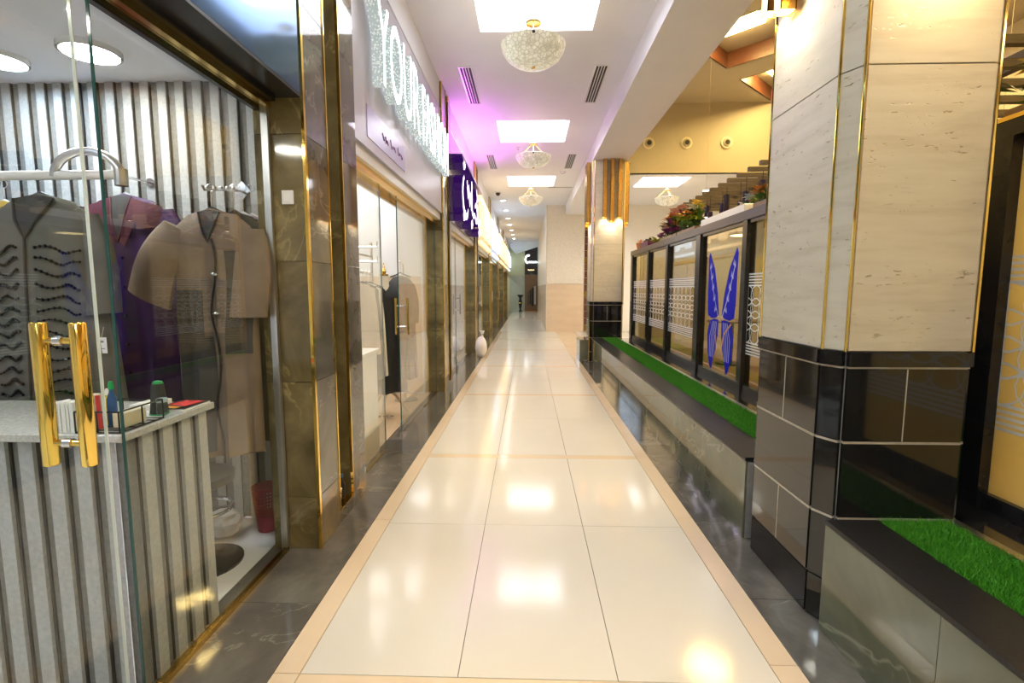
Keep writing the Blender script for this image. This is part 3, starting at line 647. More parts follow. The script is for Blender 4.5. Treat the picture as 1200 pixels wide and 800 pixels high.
def hanger(c_, top, half, label, m_='black_plastic', grp='clothes hangers'):
    g = thing('clothes_hanger', label, 'hanger', (c_[0], c_[1], c_[2]), grp)
    MB().tube([(c_[0] - half, c_[1], c_[2] - half * .26), (c_[0] - half * .4, c_[1], c_[2] - half * .06), (c_[0], c_[1], c_[2] + .022), (c_[0] + half * .4, c_[1], c_[2] - half * .06), (c_[0] + half, c_[1], c_[2] - half * .26)], .0085, 8).build('arm', m_, g, smooth=True)
    rr = .02
    MB().tube([(c_[0], c_[1], c_[2] + .02), (c_[0], c_[1], top - .035)] + [(c_[0] + rr * math.cos(a) - 0, c_[1], top - .018 + rr * math.sin(a)) for a in [R(-60 + 24 * i) for i in range(11)]], .0024, 6).build('hook', 'chrome', g, smooth=True)
def vneck(g, front, c_, half, depth, m_trim, m_in, cx=0):
    pts = []
    for i in range(13):
        u = i / 12; x = c_[0] + cx + half * (u * 2 - 1); z = c_[2] - .012 - depth * (1 - abs(u * 2 - 1) ** 1.15) - .2 * abs(half * (u * 2 - 1)); pts.append(front(x, z, .008))
    MB().tube(pts, .0055, 6).build('neck_trim', m_trim, g, smooth=True)
    poly = pts; top = [(p_[0], p_[1] + .002, c_[2] - .01 - .2 * abs(p_[0] - c_[0] - cx)) for p_ in pts]
    rows = [[Vector(a).lerp(Vector(b), q / 4) for q in range(5)] for a, b in zip(poly, top)]
    rows = [[Vector(front(p_.x, p_.z, .005)) for p_ in r_] for r_ in rows]
    MB().loft(rows, closed=False).build('lining', m_in, g, smooth=True)

# rail with arched end
g = thing('clothes_rail', 'white clothes rail with arched end piece holding the kaftan and coat', 'clothes rail', (-2.9, 2.30, 0))
MB().tube([(-3.3, 2.30, 1.975), (-1.88, 2.30, 1.975)], .021, 14).build('bar', 'white_gloss', g, smooth=True)
MB().tube([(-2.02 + .158 * math.cos(a), 2.295, 1.965 + .115 * math.sin(a)) for a in [math.pi * i / 16 for i in range(17)]], .0185, 12).build('arch', 'steel', g, smooth=True)
MB().tube([(-1.867, 2.30, 1.925), (-1.867, 2.30, 2.00)], .027, 14).build('end_socket', 'steel', g, smooth=True)
MB().tube([(-3.25, 2.30, 0), (-3.25, 2.30, 1.96)], .02, 12).build('post', 'white_gloss', g, smooth=True); MB().tube([(-3.25, 2.08, .015), (-3.25, 2.52, .015)], .018, 10).build('foot', 'white_gloss', g, smooth=True)
# grey kaftan with rows of black beads
kc = (-2.255, 2.30, 1.895)
g, fr = garment('beaded_kaftan', 'grey kaftan with wavy rows of black beads hanging on the rail', kc, .255, 1.32, .10, .075, 'fabric_grey', sleeves=((-.06, -.60), (-.0, -.56)), sr=(.075, .085), cat='kaftan', seed=1)
vneck(g, fr, kc, .095, .20, 'fabric_dark', 'fabric_dark')
bd = MB(); rr = random.Random(5)
for side in (-1, 1):
    for i in range(13):
        z0 = 1.64 - i * .055; x0 = kc[0] + side * .045
        pts = [fr(x0 + side * (.17 * u), z0 + .012 * math.sin(u * 7 + i) - .02 * u, .010) for u in [q / 10 for q in range(11)]]
        for p_ in pts: bd.ball(p_, .0055 + rr.random() * .003, 6, 3)
        bd.tube(pts, .003, 5)
bd.build('bead_rows', 'bead_black', g)
MB().tube([fr(kc[0], 1.68 - .1 * i, .008) for i in range(11)], .005, 6).build('placket', 'fabric_dark', g)
hanger((kc[0], 2.30, 1.875), 1.998, .19, 'black hanger inside the grey beaded kaftan')
garment('rail_garment', 'mustard garment beside the grey beaded kaftan on the rail', (-2.66, 2.52, 1.90), .16, 1.2, .03, .04, 'petal_yellow', sleeves=(), cat='garment', n=14, th=20)
hanger((-2.66, 2.52, 1.88), 2.0, .13, 'white hanger in the mustard garment', 'white_gloss')
g = thing('wall_peg', 'chrome peg on the slatted wall carrying the purple coat', 'hook', (-2.255, 2.9, 2.05))
MB().tube([(-2.255, 3.0, 2.085), (-2.255, 2.77, 2.077)], .007, 8).build('peg', 'chrome', g); MB().tube([(-2.255, 2.99, 2.085), (-2.255, 3.001, 2.085)], .025, 12).build('plate', 'chrome', g)
# purple coat
pc = (-2.26, 2.80, 1.985)
g, fr = garment('purple_coat', 'long deep purple coat with maroon shoulders hanging near the rail end', pc, .255, 1.42, .06, .055, 'fabric_purple', sleeves=((-.07, -.60), (.07, -.60)), sr=(.08, .11), cat='coat', seed=2)
vneck(g, fr, pc, .06, .26, 'fabric_maroon', 'fabric_dark')
for s in (-1, 1):
    MB().loft([[Vector(fr(pc[0] + s * (.055 + .008), pc[2] - .03, .012)), Vector(fr(pc[0] + s * .12, pc[2] - .045, .010))], [Vector(fr(pc[0] + s * .045, pc[2] - .14, .014)), Vector(fr(pc[0] + s * .10, pc[2] - .16, .012))],
               [Vector(fr(pc[0] + s * .012, pc[2] - .27, .014)), Vector(fr(pc[0] + s * .03, pc[2] - .30, .012))]], closed=False).build('lapel', 'fabric_maroon', g)
    rows = []
    for i in range(9):
        u = i / 8; x = pc[0] + s * (.10 + .128 * u); rows.append([Vector(fr(x, pc[2] - .018 - .26 * (x - pc[0]) * s - .16 * v_ * (1 - .3 * u), .009)) for v_ in (0, .25, .5, .75, 1)])
    MB().loft(rows, closed=False).build('shoulder_yoke', 'fabric_maroon', g, smooth=True)
for i in range(5): MB().ball(fr(pc[0] + .02, pc[2] - .36 - i * .16, .012), .009, 8, 4).build('button', 'bead_black', g)
hanger((pc[0] + .005, 2.80, 1.965), 2.10, .17, 'pale blue hanger inside the purple coat', 'steel')
# wall peg with the taupe abaya and others behind it
g = thing('wall_hook', 'chrome peg hook with diamond plate on the slatted wall', 'hook', (-1.69, 2.8, 1.97))
MB().prism([(-.045, 0), (0, -.045), (.045, 0), (0, .045)], 0, .008)
q = MB(); q.loft([[(-1.70 + a, y, 2.035 + b) for a, b in ((-.05, 0), (0, -.055), (.05, 0), (0, .055))] for y in (2.993, 3.001)]); q.build('plate', 'chrome', g)
MB().tube([(-1.70, 2.993, 2.03), (-1.69, 2.84, 2.01), (-1.675, 2.60, 1.965), (-1.675, 2.585, 1.985)], .007, 8).build('peg', 'chrome', g, smooth=True)
for i in range(5): MB().ball((-1.697 + .004 * i, 2.90 - .065 * i, 2.031 - .012 * i), .011, 8, 4).build('stud', 'chrome', g, smooth=True)
tc = (-1.635, 2.59, 1.868)
g, fr = garment('taupe_abaya', 'taupe abaya with dark lattice panels and wide sleeves on the wall hook', tc, .215, 1.29, .0, .05, 'fabric_taupe', 'fabric_taupe', sleeves=((-.13, -.47), (-.06, -.56)), sr=(.105, .118), seed=3)
vneck(g, fr, tc, .055, .16, 'fabric_dark', 'fabric_dark', cx=-.0)
pts = [fr(tc[0] + .022 + .022 * math.sin(i * .75), tc[2] - .16 - i * .06, .010) for i in range(20)]
MB().tube(pts, .0052, 6).build('placket_cord', 'fabric_black', g, smooth=True)
for z in (.30, .50): MB().ball(fr(tc[0] + .03, tc[2] - z - .04, .018), .013, 8, 4, (1.5, .7, .8)).build('button', 'silver_bead', g, smooth=True)
lat = MB()
for j in range(5):
    lat.tube([fr(tc[0] - .19 + .03 * i, tc[2] - .365 - j * .010, .008) for i in range(12)], .0014, 4)
    lat.tube([fr(tc[0] - .19 + .03 * i, tc[2] - .64 - j * .012, .008) for i in range(12)], .0014, 4)
for i in range(8):
    for j in range(4):
        cx, cz = tc[0] - .165 + i * .042, tc[2] - .45 - j * .045
        lat.tube([fr(cx + .026 * math.cos(a), cz + .026 * math.sin(a), .008) for a in [R(30 * q_) for q_ in range(13)]], .0014, 4)
lat.build('lattice_print', 'fabric_grey', g)
def dpanel(x0, x1, z0, z1, wob=0):
    rows = [[Vector(fr(tc[0] + x0 + (x1 - x0) * i / 8 + wob * math.sin(v_ * 5), tc[2] - z0 - (z1 - z0) * v_, .0045)) for v_ in [q_ / 8 for q_ in range(9)]] for i in range(9)]
    MB().loft(rows, closed=False).build('dark_panel', 'fabric_dark', g, smooth=True)
dpanel(-.20, -.035, .42, .66); dpanel(-.20, .0, .66, 1.27, .012); dpanel(.085, .205, .22, .75, .008)
hanger((tc[0], 2.59, 1.85), 1.99, .15, 'black hanger inside the taupe abaya')
for i, (mm, n_) in enumerate((('fabric_dark', 'dark abaya hanging behind the taupe abaya'), ('fabric_lavender', 'lavender garment hanging behind the dark abaya'), ('lining_pink', 'dusty pink garment nearest the slatted wall'))):
    garment('hook_garment', n_, (-1.615 + .012 * i, 2.76 + .065 * i, 1.875), .165, 1.28, .0, .016, mm, sleeves=(), sr=(.04, .04), seed=i + 6, n=14, th=20)
    hanger((-1.615 + .012 * i, 2.76 + .065 * i, 1.86), 2.02 + .012 * i, .13, ('black hanger in the dark abaya', 'white hanger in the lavender garment', 'white hanger in the dusty pink garment')[i], 'black_plastic' if not i else 'white_gloss')
# price tags
for i, (x, y, z) in enumerate(((-1.985, 2.255, 1.155), (-1.513, 2.555, 1.085), (-1.45, 2.59, 1.125))):
    g = thing('price_tag', ('white price tag hanging from the grey kaftan sleeve', 'white price tag hanging below the taupe sleeve', 'white price tag at the taupe abaya cuff')[i], 'price tag', (x, y, z))
    box('card', (x - .022, x + .022, y, y + .001, z, z + .075), 'paper', g); box('print', (x - .012, x + .012, y - .0006, y, z + .02, z + .024), 'ink_grey', g); box('print', (x - .008, x + .008, y - .0006, y, z + .05, z + .06), 'ink_grey', g)
    MB().tube([(x, y, z + .074), (x + .004, y + .02, z + .15)], .0008, 4).build('string', 'paper', g)
# floor things in the boutique
g = thing('waste_bin', 'perforated crimson plastic waste bin by the slatted wall', 'waste bin', (-1.575, 2.86, 0))
bc = (-1.575, 2.86)
MB().lathe([(.058, .001), (.060, .01), (.066, .10), (.062, .098), (.056, .012)], (*bc, 0), 22).build('lower_wall', 'pink_plastic', g, smooth=True)
MB().lathe([(.080, .258), (.084, .262), (.084, .274), (.078, .274)], (*bc, 0), 22).build('rim', 'pink_plastic', g, smooth=True)
q = MB()
for i in range(26):
    a = 2 * math.pi * i / 26; q.tube([(bc[0] + .064 * math.cos(a), bc[1] + .064 * math.sin(a), .095), (bc[0] + .080 * math.cos(a), bc[1] + .080 * math.sin(a), .262)], .0035, 5)
for j in range(7):
    z = .115 + j * .021; r_ = .0655 + .0143 * (j + 1) / 7.5; q.tube([(bc[0] + r_ * math.cos(R(15 * i)), bc[1] + r_ * math.sin(R(15 * i)), z) for i in range(25)], .0035, 5)
q.build('lattice_wall', 'pink_plastic', g)
g = thing('stool', 'round chrome stool with black base behind the counter end', 'stool', (-1.70, 2.46, 0))
so = (-1.72, 2.47)
MB().lathe([(.19, .0), (.19, .012), (.15, .022), (.03, .035)], (*so, 0), 28).build('base', 'black_metal', g, smooth=True); MB().lathe([(.025, .03), (.025, .44)], (*so, 0), 14).build('column', 'chrome', g, smooth=True)
MB().tube([(so[0] + .15 * math.cos(R(15 * i)), so[1] + .15 * math.sin(R(15 * i)), .30) for i in range(25)], .010, 8).build('foot_ring', 'chrome', g, smooth=True)
for a in (20, 140, 260): MB().tube([(so[0] + .02 * math.cos(R(a)), so[1] + .02 * math.sin(R(a)), .30), (so[0] + .15 * math.cos(R(a)), so[1] + .15 * math.sin(R(a)), .30)], .008, 6).build('spoke', 'chrome', g)
MB().lathe([(.15, .44), (.17, .45), (.17, .49), (.14, .50)], (*so, 0), 24).build('seat', 'black_plastic', g, smooth=True)
g = thing('plastic_bag', 'crumpled clear and white plastic bag on the boutique floor by the bin', 'plastic bag', (-1.74, 2.78, 0))
rr = random.Random(9)
def blob(c_, rx, ry, rz, am, n=16, k_=9):
    b = MB(); rs = []
    for i in range(k_ + 1):
        a = math.pi * (i + .2) / (k_ + .4)
        rs.append([(c_[0] + rx * math.sin(a) * math.cos(2 * math.pi * j / n) * (1 + rr.uniform(-am, am)), c_[1] + ry * math.sin(a) * math.sin(2 * math.pi * j / n) * (1 + rr.uniform(-am, am)), c_[2] - rz * math.cos(a)) for j in range(n)])
    return b.loft(rs)
blob((-1.78, 2.76, .085), .10, .08, .084, .16).build('bag', 'plastic_bag', g)

# ================================================================== SHOP 2: crystal lettering
SY0, SY1 = 3.44, 6.93
def fascia(y0, y1, m_, label, z0=2.48, z1=3.83, x=-1.175):
    g = thing('sign_board', label, 'sign board', (x, (y0 + y1) / 2, z0))
    n_ = 3; s = (y1 - y0) / n_
    for i in range(n_): box('panel', (x - .05, x, y0 + i * s + .001, y0 + (i + 1) * s - .001, z0, z1), m_, g)
    box('top_cap', (x - .05, x + .006, y0 + .001, y1 - .001, z1, z1 + .012), 'steel', g)
    return g
def upper_wall(y0, y1): struct('wall_upper', MB().box(-1.42, -1.185, y0 + .001, y1 - .001, 3.845, ZC - .001), 'paint_white')
g2 = fascia(SY0 + .003, SY1 - .003, 'sign_lilac', 'pale lilac shop sign board with big crystal letters'); upper_wall(SY0, SY1)
for a, b in CO[1:]: pass
# crystal letters
def letter_row(g, txt, y0, y1, z0, hgt, xf, depth, face, side, shear=0, bold=0):
    vs, fs_ = text_mesh(txt, 1.0, 1.0); xs = [v_.x for v_ in vs]; ys = [v_.y for v_ in vs]
    sx = (y1 - y0) / (max(xs) - min(xs)); sy = hgt / (max(ys) - min(ys)); mx, my = min(xs), min(ys)
    # split into connected letters
    par = list(range(len(vs)))
    def find(i):
        while par[i] != i: par[i] = par[par[i]]; i = par[i]
        return i
    for f_ in fs_:
        for i in f_[1:]: par[find(i)] = find(f_[0])
    comp = {}
    for f_ in fs_: comp.setdefault(find(f_[0]), []).append(f_)
    for fc in sorted(comp.values(), key=lambda c_: min(vs[i].x for f_ in c_ for i in f_)):
        idx = sorted({i for f_ in fc for i in f_}); mp = {i: j for j, i in enumerate(idx)}
        P_ = [(xf + (vs[i].z + .5) * depth, y0 + (vs[i].x - mx) * sx, z0 + (vs[i].y - my) * sy) for i in idx]
        sides, faces = [], []
        for f_ in fc:
            q_ = [vs[i].z for i in f_]; (faces if min(q_) > .49 else sides).append(tuple(mp[i] for i in f_))
        lt = MB().add(P_, sides); so_ = lt.build('letter', side, g, fix=False)
        if faces:
            MB().add([(p_[0] + .001, p_[1], p_[2]) for p_ in P_], faces).build('letter_face', face, so_, fix=False)
letter_row(g2, 'YOUR', 3.72, 5.10, 2.95, .60, -1.155, .085, 'letter_white', 'crystal')
letter_row(g2, 'FASHION', 5.24, 6.88, 2.95, .56, -1.155, .085, 'letter_white', 'crystal')
g = thing('shop_banner', 'small lilac banner with purple script below the crystal letters', 'banner', (-1.172, 4.3, 2.58))
box('panel', (-1.174, -1.170, 3.74, 4.86, 2.56, 2.79), 'lilac_film', g)
q = MB(); rr = random.Random(2)
for wd in range(3):
    y = 4.12 + wd * .24; q.tube([(-1.168, y + i * .018, 2.66 + .02 * math.sin(i * 1.9 + wd) + (.035 if i in (0, 5) else 0)) for i in range(10)], .0035, 4)
q.build('script', 'purple_ink', g)
def shop_glazing(y0, y1, xg, doors, label, zt=2.32, hm='gold_bright', fixed=(), glassm='glass_clear', drop=True):
    g = thing('shop_glazing', label, 'glazing', (xg, (y0 + y1) / 2, 0))
    box('header_rail', (xg - .03, xg + .05, y0, y1, zt, zt + .10), 'gold', g)
    box('header_lip', (xg + .051, xg + .085, y0, y1, zt + .07, zt + .155), 'white_gloss', g)
    box('header_track', (xg - .06, xg - .031, y0, y1, zt - .05, zt + .14), 'gold_dark', g)
    for a, b in fixed:
        box('pane', (xg - .005, xg + .005, a, b - .006, .012, zt), glassm, g); box('pane_edge', (xg - .005, xg + .005, b - .0055, b, .012, zt), 'glass_edge', g); box('base_channel', (xg - .012, xg + .012, a, b, 0, .012), 'gold_dark', g)
    for a, b, hside in doors:
        d = thing('door', None, None, (xg, (a + b) / 2, .01), parent=g)
        box('pane', (xg - .005, xg + .005, a + .006, b - .006, .014, zt - .01), glassm, d); box('pane_edge', (xg - .005, xg + .005, a, a + .0055, .014, zt - .01), 'glass_edge', d)
        box('patch_fitting', (xg - .016, xg + .016, a, a + .14, .012, .08), 'chrome', d)
        hy = a + .12 if hside < 0 else b - .12
        for s in (-1, 1):
            MB().tube([(xg + s * .06, hy, .99), (xg + s * .06, hy, 1.36)], .0125, 12).build('handle_bar', hm, d, smooth=True)
        for z in (1.07, 1.28): MB().tube([(xg - .06, hy, z), (xg + .06, hy, z)], .008, 8).build('handle_post', 'chrome', d)
    return g
X2 = -1.285
shop_glazing(SY0 + .004, SY1 - .004, X2, [(4.94, 6.05, -1)], 'clear glass shopfront with gold header below the crystal letters', fixed=[(3.445, 4.38), (6.056, 6.925)])
def lamp_panel(x, y, sx, sy, z, n_, m_='shop_panel'):
    g = thing('shop_ceiling_light', n_, 'ceiling light', (x, y, z), 'flat panel lights inside the shops')
    box('frame', (x - sx - .02, x + sx + .02, y - sy - .02, y + sy + .02, z + .008, z + .03), 'white_gloss', g); box('diffuser', (x - sx, x + sx, y - sy, y + sy, z, z + .009), m_, g)
lamp_panel(-2.4, 4.2, .5, .5, 3.018, 'square panel light inside the crystal letter shop near its glass'); lamp_panel(-2.4, 6.0, .5, .5, 3.018, 'square panel light inside the crystal letter shop near the mannequin')
# interior of shop 2
wb = struct('wall_shop', MB().box(-4.28, -1.43, 6.80, 6.90, 0, 3.04), 'paint_white', 'white back wall of the crystal letter shop with beige lower tiles')
for i in range(5): box('wall_tile', (-4.2 + i * .55, -3.655 + i * .55, 6.79, 6.80, .02, 1.62), 'tile_beige', wb); box('wall_tile', (-4.2 + i * .55, -3.655 + i * .55, 6.79, 6.80, 1.63, 3.02), 'white_gloss', wb)
g = thing('display_desk', 'white display desk behind the crystal shop glass', 'desk', (-1.62, 4.0, 0))
box('front_panel', (-1.90, -1.34, 3.50, 4.36, 0, .90), 'white_gloss', g); box('desk_top', (-1.92, -1.32, 3.48, 4.38, .90, .93), 'paper', g, bevel=.004); box('kick_board', (-1.345, -1.335, 3.5, 4.36, 0, .22), 'tile_beige', g)
g = thing('tissue_box', 'white tissue box with purple flower print on the display desk', 'tissue box', (-1.50, 4.10, .93))
box('carton', (-1.58, -1.42, 4.0, 4.22, .93, 1.03), 'white_gloss', g)
for i, (y, z) in enumerate(((4.05, .97), (4.12, 1.0), (4.17, .96))): MB().tube([(-1.4215, y, z), (-1.418, y, z)], .024, 8).build('flower_print', 'petal_purple', g)
for i in range(3): MB().tube([(-1.56 + i * .05, 3.9985, .97 + .02 * (i % 2)), (-1.56 + i * .05, 3.996, .97 + .02 * (i % 2))], .022, 8).build('flower_print', 'petal_purple', g)
MB().loft([[(-1.50 + .05 * math.cos(a) * (1 - u * .7) + .01 * math.sin(5 * a), 4.11 + .03 * math.sin(a), 1.03 + .07 * u) for a in [R(40 * q_) for q_ in range(9)]] for u in (0, .4, .8, 1)]).build('tissue', 'paper', g)
def leafy(mb, c_, n_, ln, wd, rr, up=.5, spread=1.0):
    for i in range(n_):
        a = rr.uniform(0, 6.283); el = rr.uniform(up - .5, up + .6); d = Vector((math.cos(a) * spread, math.sin(a) * spread, el)).normalized()
        u, w_ = frame(d); l_ = ln * rr.uniform(.6, 1.1); p0 = Vector(c_) + d * .01; b = wd * rr.uniform(.7, 1.2)
        dr = Vector((0, 0, -.25 * l_))
        mb.add([p0, p0 + d * l_ * .45 + u * b, p0 + d * l_ + dr, p0 + d * l_ * .45 - u * b, p0 + d * l_ * .5 + w_ * b * .3], [(0, 1, 4), (1, 2, 4), (2, 3, 4), (3, 0, 4)])
g = thing('potted_plant', 'small dark potted plant beside the tissue box', 'plant', (-1.52, 4.31, .93)); rr = random.Random(4)
MB().lathe([(.03, 0), (.042, .06), (.038, .06)], (-1.52, 4.31, .93), 14).build('pot', 'black_plastic', g, smooth=True); q = MB(); leafy(q, (-1.52, 4.31, .99), 26, .085, .018, rr, .6); q.build('leaves', 'leaf_dark', g, fix=False)
# mannequin bust stand with black abaya
mx, my = -1.62, 5.62
g = thing('mannequin', 'cream dress form with gold finial on a wooden tripod', 'mannequin', (mx, my, 0))
MB().lathe([(.09, 1.30), (.10, 1.36), (.07, 1.46), (.052, 1.50), (.050, 1.58), (.05, 1.60)], (mx, my, 0), 18).build('torso', 'fabric_cream', g, smooth=True)
MB().lathe([(.052, 1.60), (.052, 1.615), (.02, 1.625), (.028, 1.65), (.012, 1.68), (.008, 1.73), (.002, 1.75)], (mx, my, 0), 14).build('finial', 'gold_bright', g, smooth=True)
MB().tube([(mx, my, .25), (mx, my, 1.32)], .014, 8).build('pole', 'wood_light', g)
for a in (30, 150, 270): MB().tube([(mx, my, .30), (mx + .10 * math.cos(R(a)), my + .10 * math.sin(R(a)), .22), (mx + .24 * math.cos(R(a)), my + .24 * math.sin(R(a)), .008)], [.014, .016, .010], 8).build('leg', 'wood_light', g, smooth=True)
g, fr = garment('black_abaya', 'black abaya draped on the dress form in the crystal letter shop', (mx, my, 1.50), .185, 1.22, .06, .10, 'fabric_black', sleeves=((-.03, -.62), (.03, -.62)), sr=(.055, .07), seed=4)
g, fr = garment('black_robe', 'second black robe hanging on a hook behind the dress form', (-1.60, 6.28, 1.62), .16, 1.30, .04, .07, 'fabric_dark', sleeves=((.0, -.6), (.0, -.6)), sr=(.05, .06), seed=8, cat='robe')
hanger((-1.60, 6.28, 1.635), 1.80, .13, 'black hanger in the second black robe')
g = thing('robe_stand', 'slim steel garment stand carrying the second black robe', 'garment stand', (-1.60, 6.4, 0))
MB().tube([(-1.60, 6.42, 0), (-1.60, 6.42, 1.76), (-1.60, 6.26, 1.782)], .011, 8).build('post', 'steel', g); MB().lathe([(.15, 0), (.15, .012), (.02, .02)], (-1.60, 6.42, 0), 18).build('base', 'steel', g)
RX = -1.70
g = thing('clothes_rack', 'chrome clothes rack with pale garments behind the display desk', 'clothes rack', (RX, 5.2, 0))
for y in (4.92, 5.44): MB().tube([(RX, y, 0), (RX, y, 1.95)], .014, 8).build('post', 'chrome', g); MB().tube([(RX - .2, y, .02), (RX + .2, y, .02)], .014, 8).build('foot', 'chrome', g)
for z in (1.62, 1.80): MB().tube([(RX, 4.92, z), (RX, 5.44, z)], .012, 8).build('rail', 'chrome', g)
for z in (1.72, 1.86): MB().tube([(RX, 4.92, z), (RX + .22, 4.92, z), (RX + .22, 4.92, z + .05)], .010, 8).build('arm', 'chrome', g)
for i, (y, mm, n_) in enumerate(((5.0, 'fabric_beige', 'long beige dress on the chrome rack'), (5.12, 'fabric_grey', 'grey dress on the chrome rack'), (5.24, 'fabric_cream', 'cream dress on the chrome rack'), (5.36, 'fabric_black', 'black dress on the chrome rack'))):
    garment('rack_dress', n_, (RX, y, 1.52), .17, 1.0 if i else .72, .04, .03, mm, sleeves=(), sr=(.045, .05), cat='dress', seed=i, n=12, th=18)
    hanger((RX, y, 1.505), 1.642, .14, ('hanger in the long beige dress', 'hanger in the grey dress', 'hanger in the cream dress', 'hanger in the black dress')[i])

# ================================================================== SHOP 3: purple calligraphy
g3 = fascia(CO[1][1] + .003, CO[2][0] - .003, 'sign_brown', 'brown shop sign board with raised purple calligraphy'); upper_wall(CO[1][1], CO[2][0])
def stroke(g, pts, wd, x0, x1, closed=False):
    """extruded calligraphic stroke: purple sides, glowing face"""
    P_ = [Vector((0, y, z)) for y, z in pts]; Lf, Rt = [], []
    for i, p_ in enumerate(P_):
        d = (P_[min(i + 1, len(P_) - 1)] - P_[max(i - 1, 0)]).normalized(); nn_ = Vector((0, -d.z, d.y)); w_ = wd * (.35 + .65 * math.sin(math.pi * (i + .6) / (len(P_) + .2)))
        Lf.append(p_ + nn_ * w_ / 2); Rt.append(p_ - nn_ * w_ / 2)
    rings = [[(x0, a.y, a.z), (x1, a.y, a.z), (x1, b.y, b.z), (x0, b.y, b.z)] for a, b in zip(Lf, Rt)]
    st = MB().loft(rings).build('stroke', 'purple_side', g)
    MB().loft([[(x1 + .002, a.y, a.z), (x1 + .002, b.y, b.z)] for a, b in zip(Lf, Rt)], closed=False).build('stroke_face', 'letter_purple', st)
def arc(cy, cz, ry, rz, a0, a1, n_=12): return [(cy + ry * math.cos(R(a0 + (a1 - a0) * i / (n_ - 1))), cz + rz * math.sin(R(a0 + (a1 - a0) * i / (n_ - 1)))) for i in range(n_)]
xa, xb = -1.17, -1.02
stroke(g3, arc(8.35, 2.95, .38, .32, 120, 330), .13, xa, xb)
stroke(g3, [(8.55, 3.25), (8.66, 3.0), (8.78, 3.18), (8.92, 2.92), (9.05, 3.12), (9.16, 2.85)], .13, xa, xb)
stroke(g3, [(9.25, 3.38), (9.27, 3.1), (9.30, 2.85), (9.5, 2.80), (9.75, 2.86)], .12, xa, xb)
stroke(g3, arc(10.0, 2.92, .24, .16, 150, -160), .12, xa, xb)
stroke(g3, [(10.1, 3.38), (10.25, 3.25), (10.12, 3.12), (10.3, 3.05)], .11, xa, xb)
stroke(g3, [(10.2, 2.85), (10.5, 2.78), (10.8, 2.86)], .13, xa, xb)
for y, z in ((8.2, 3.42), (8.15, 2.62), (9.25, 2.62), (10.6, 2.62)): stroke(g3, [(y - .12, z - .05), (y, z), (y + .12, z + .05)], .15, xa, xb)
box('light_ledge', (-1.172, -1.0, CO[1][1] + .15, CO[2][0] - .15, 3.46, 3.49), 'purple_side', g3); box('led_strip', (-1.15, -1.03, CO[1][1] + .2, CO[2][0] - .2, 3.491, 3.497), 'magenta_led', g3)
shop_glazing(CO[1][1] + .004, CO[2][0] - .004, X2, [(8.9, 10.0, -1)], 'clear glass shopfront below the purple calligraphy', hm='chrome', fixed=[(7.66, 8.88), (10.01, 11.14)])
lamp_panel(-2.3, 8.6, .4, .5, 3.018, 'square panel light inside the purple sign shop near its first pane'); lamp_panel(-2.3, 10.2, .4, .5, 3.018, 'square panel light inside the purple sign shop at its far end')
g = thing('shelf_unit', 'white slatted shelf unit behind the purple sign shop glass', 'shelf', (-1.7, 8.2, 0))
for x in (-1.99, -1.34):
    for y in (7.84, 8.60): box('post', (x - .012, x + .012, y - .012, y + .012, 0, 1.384), 'white_gloss', g)
for i in range(12): box('shelf_slat', (-2.0, -1.33, 7.82, 8.62, .12 + i * .115, .14 + i * .115), 'white_gloss', g)
g, fr = garment('purple_abaya', 'dark purple abaya standing behind the chrome handled door', (-1.75, 9.3, 1.55), .2, 1.5, .08, .10, 'fabric_purple', sleeves=((.0, -.6), (.0, -.6)), sr=(.05, .06), seed=3)
g = thing('flower_pot', 'yellow pot with red flower and green leaves on the white shelf unit', 'plant', (-1.5, 8.45, 1.405)); rr = random.Random(8)
MB().lathe([(.05, 0), (.065, .12), (.06, .12)], (-1.5, 8.45, 1.405), 14).build('pot', 'yellow_plastic', g, smooth=True); q = MB(); leafy(q, (-1.5, 8.45, 1.52), 30, .16, .03, rr, .9); q.build('leaves', 'leaf_green', g, fix=False)
MB().ball((-1.46, 8.42, 1.62), .045, 8, 5).build('blossom', 'red_paper', g)

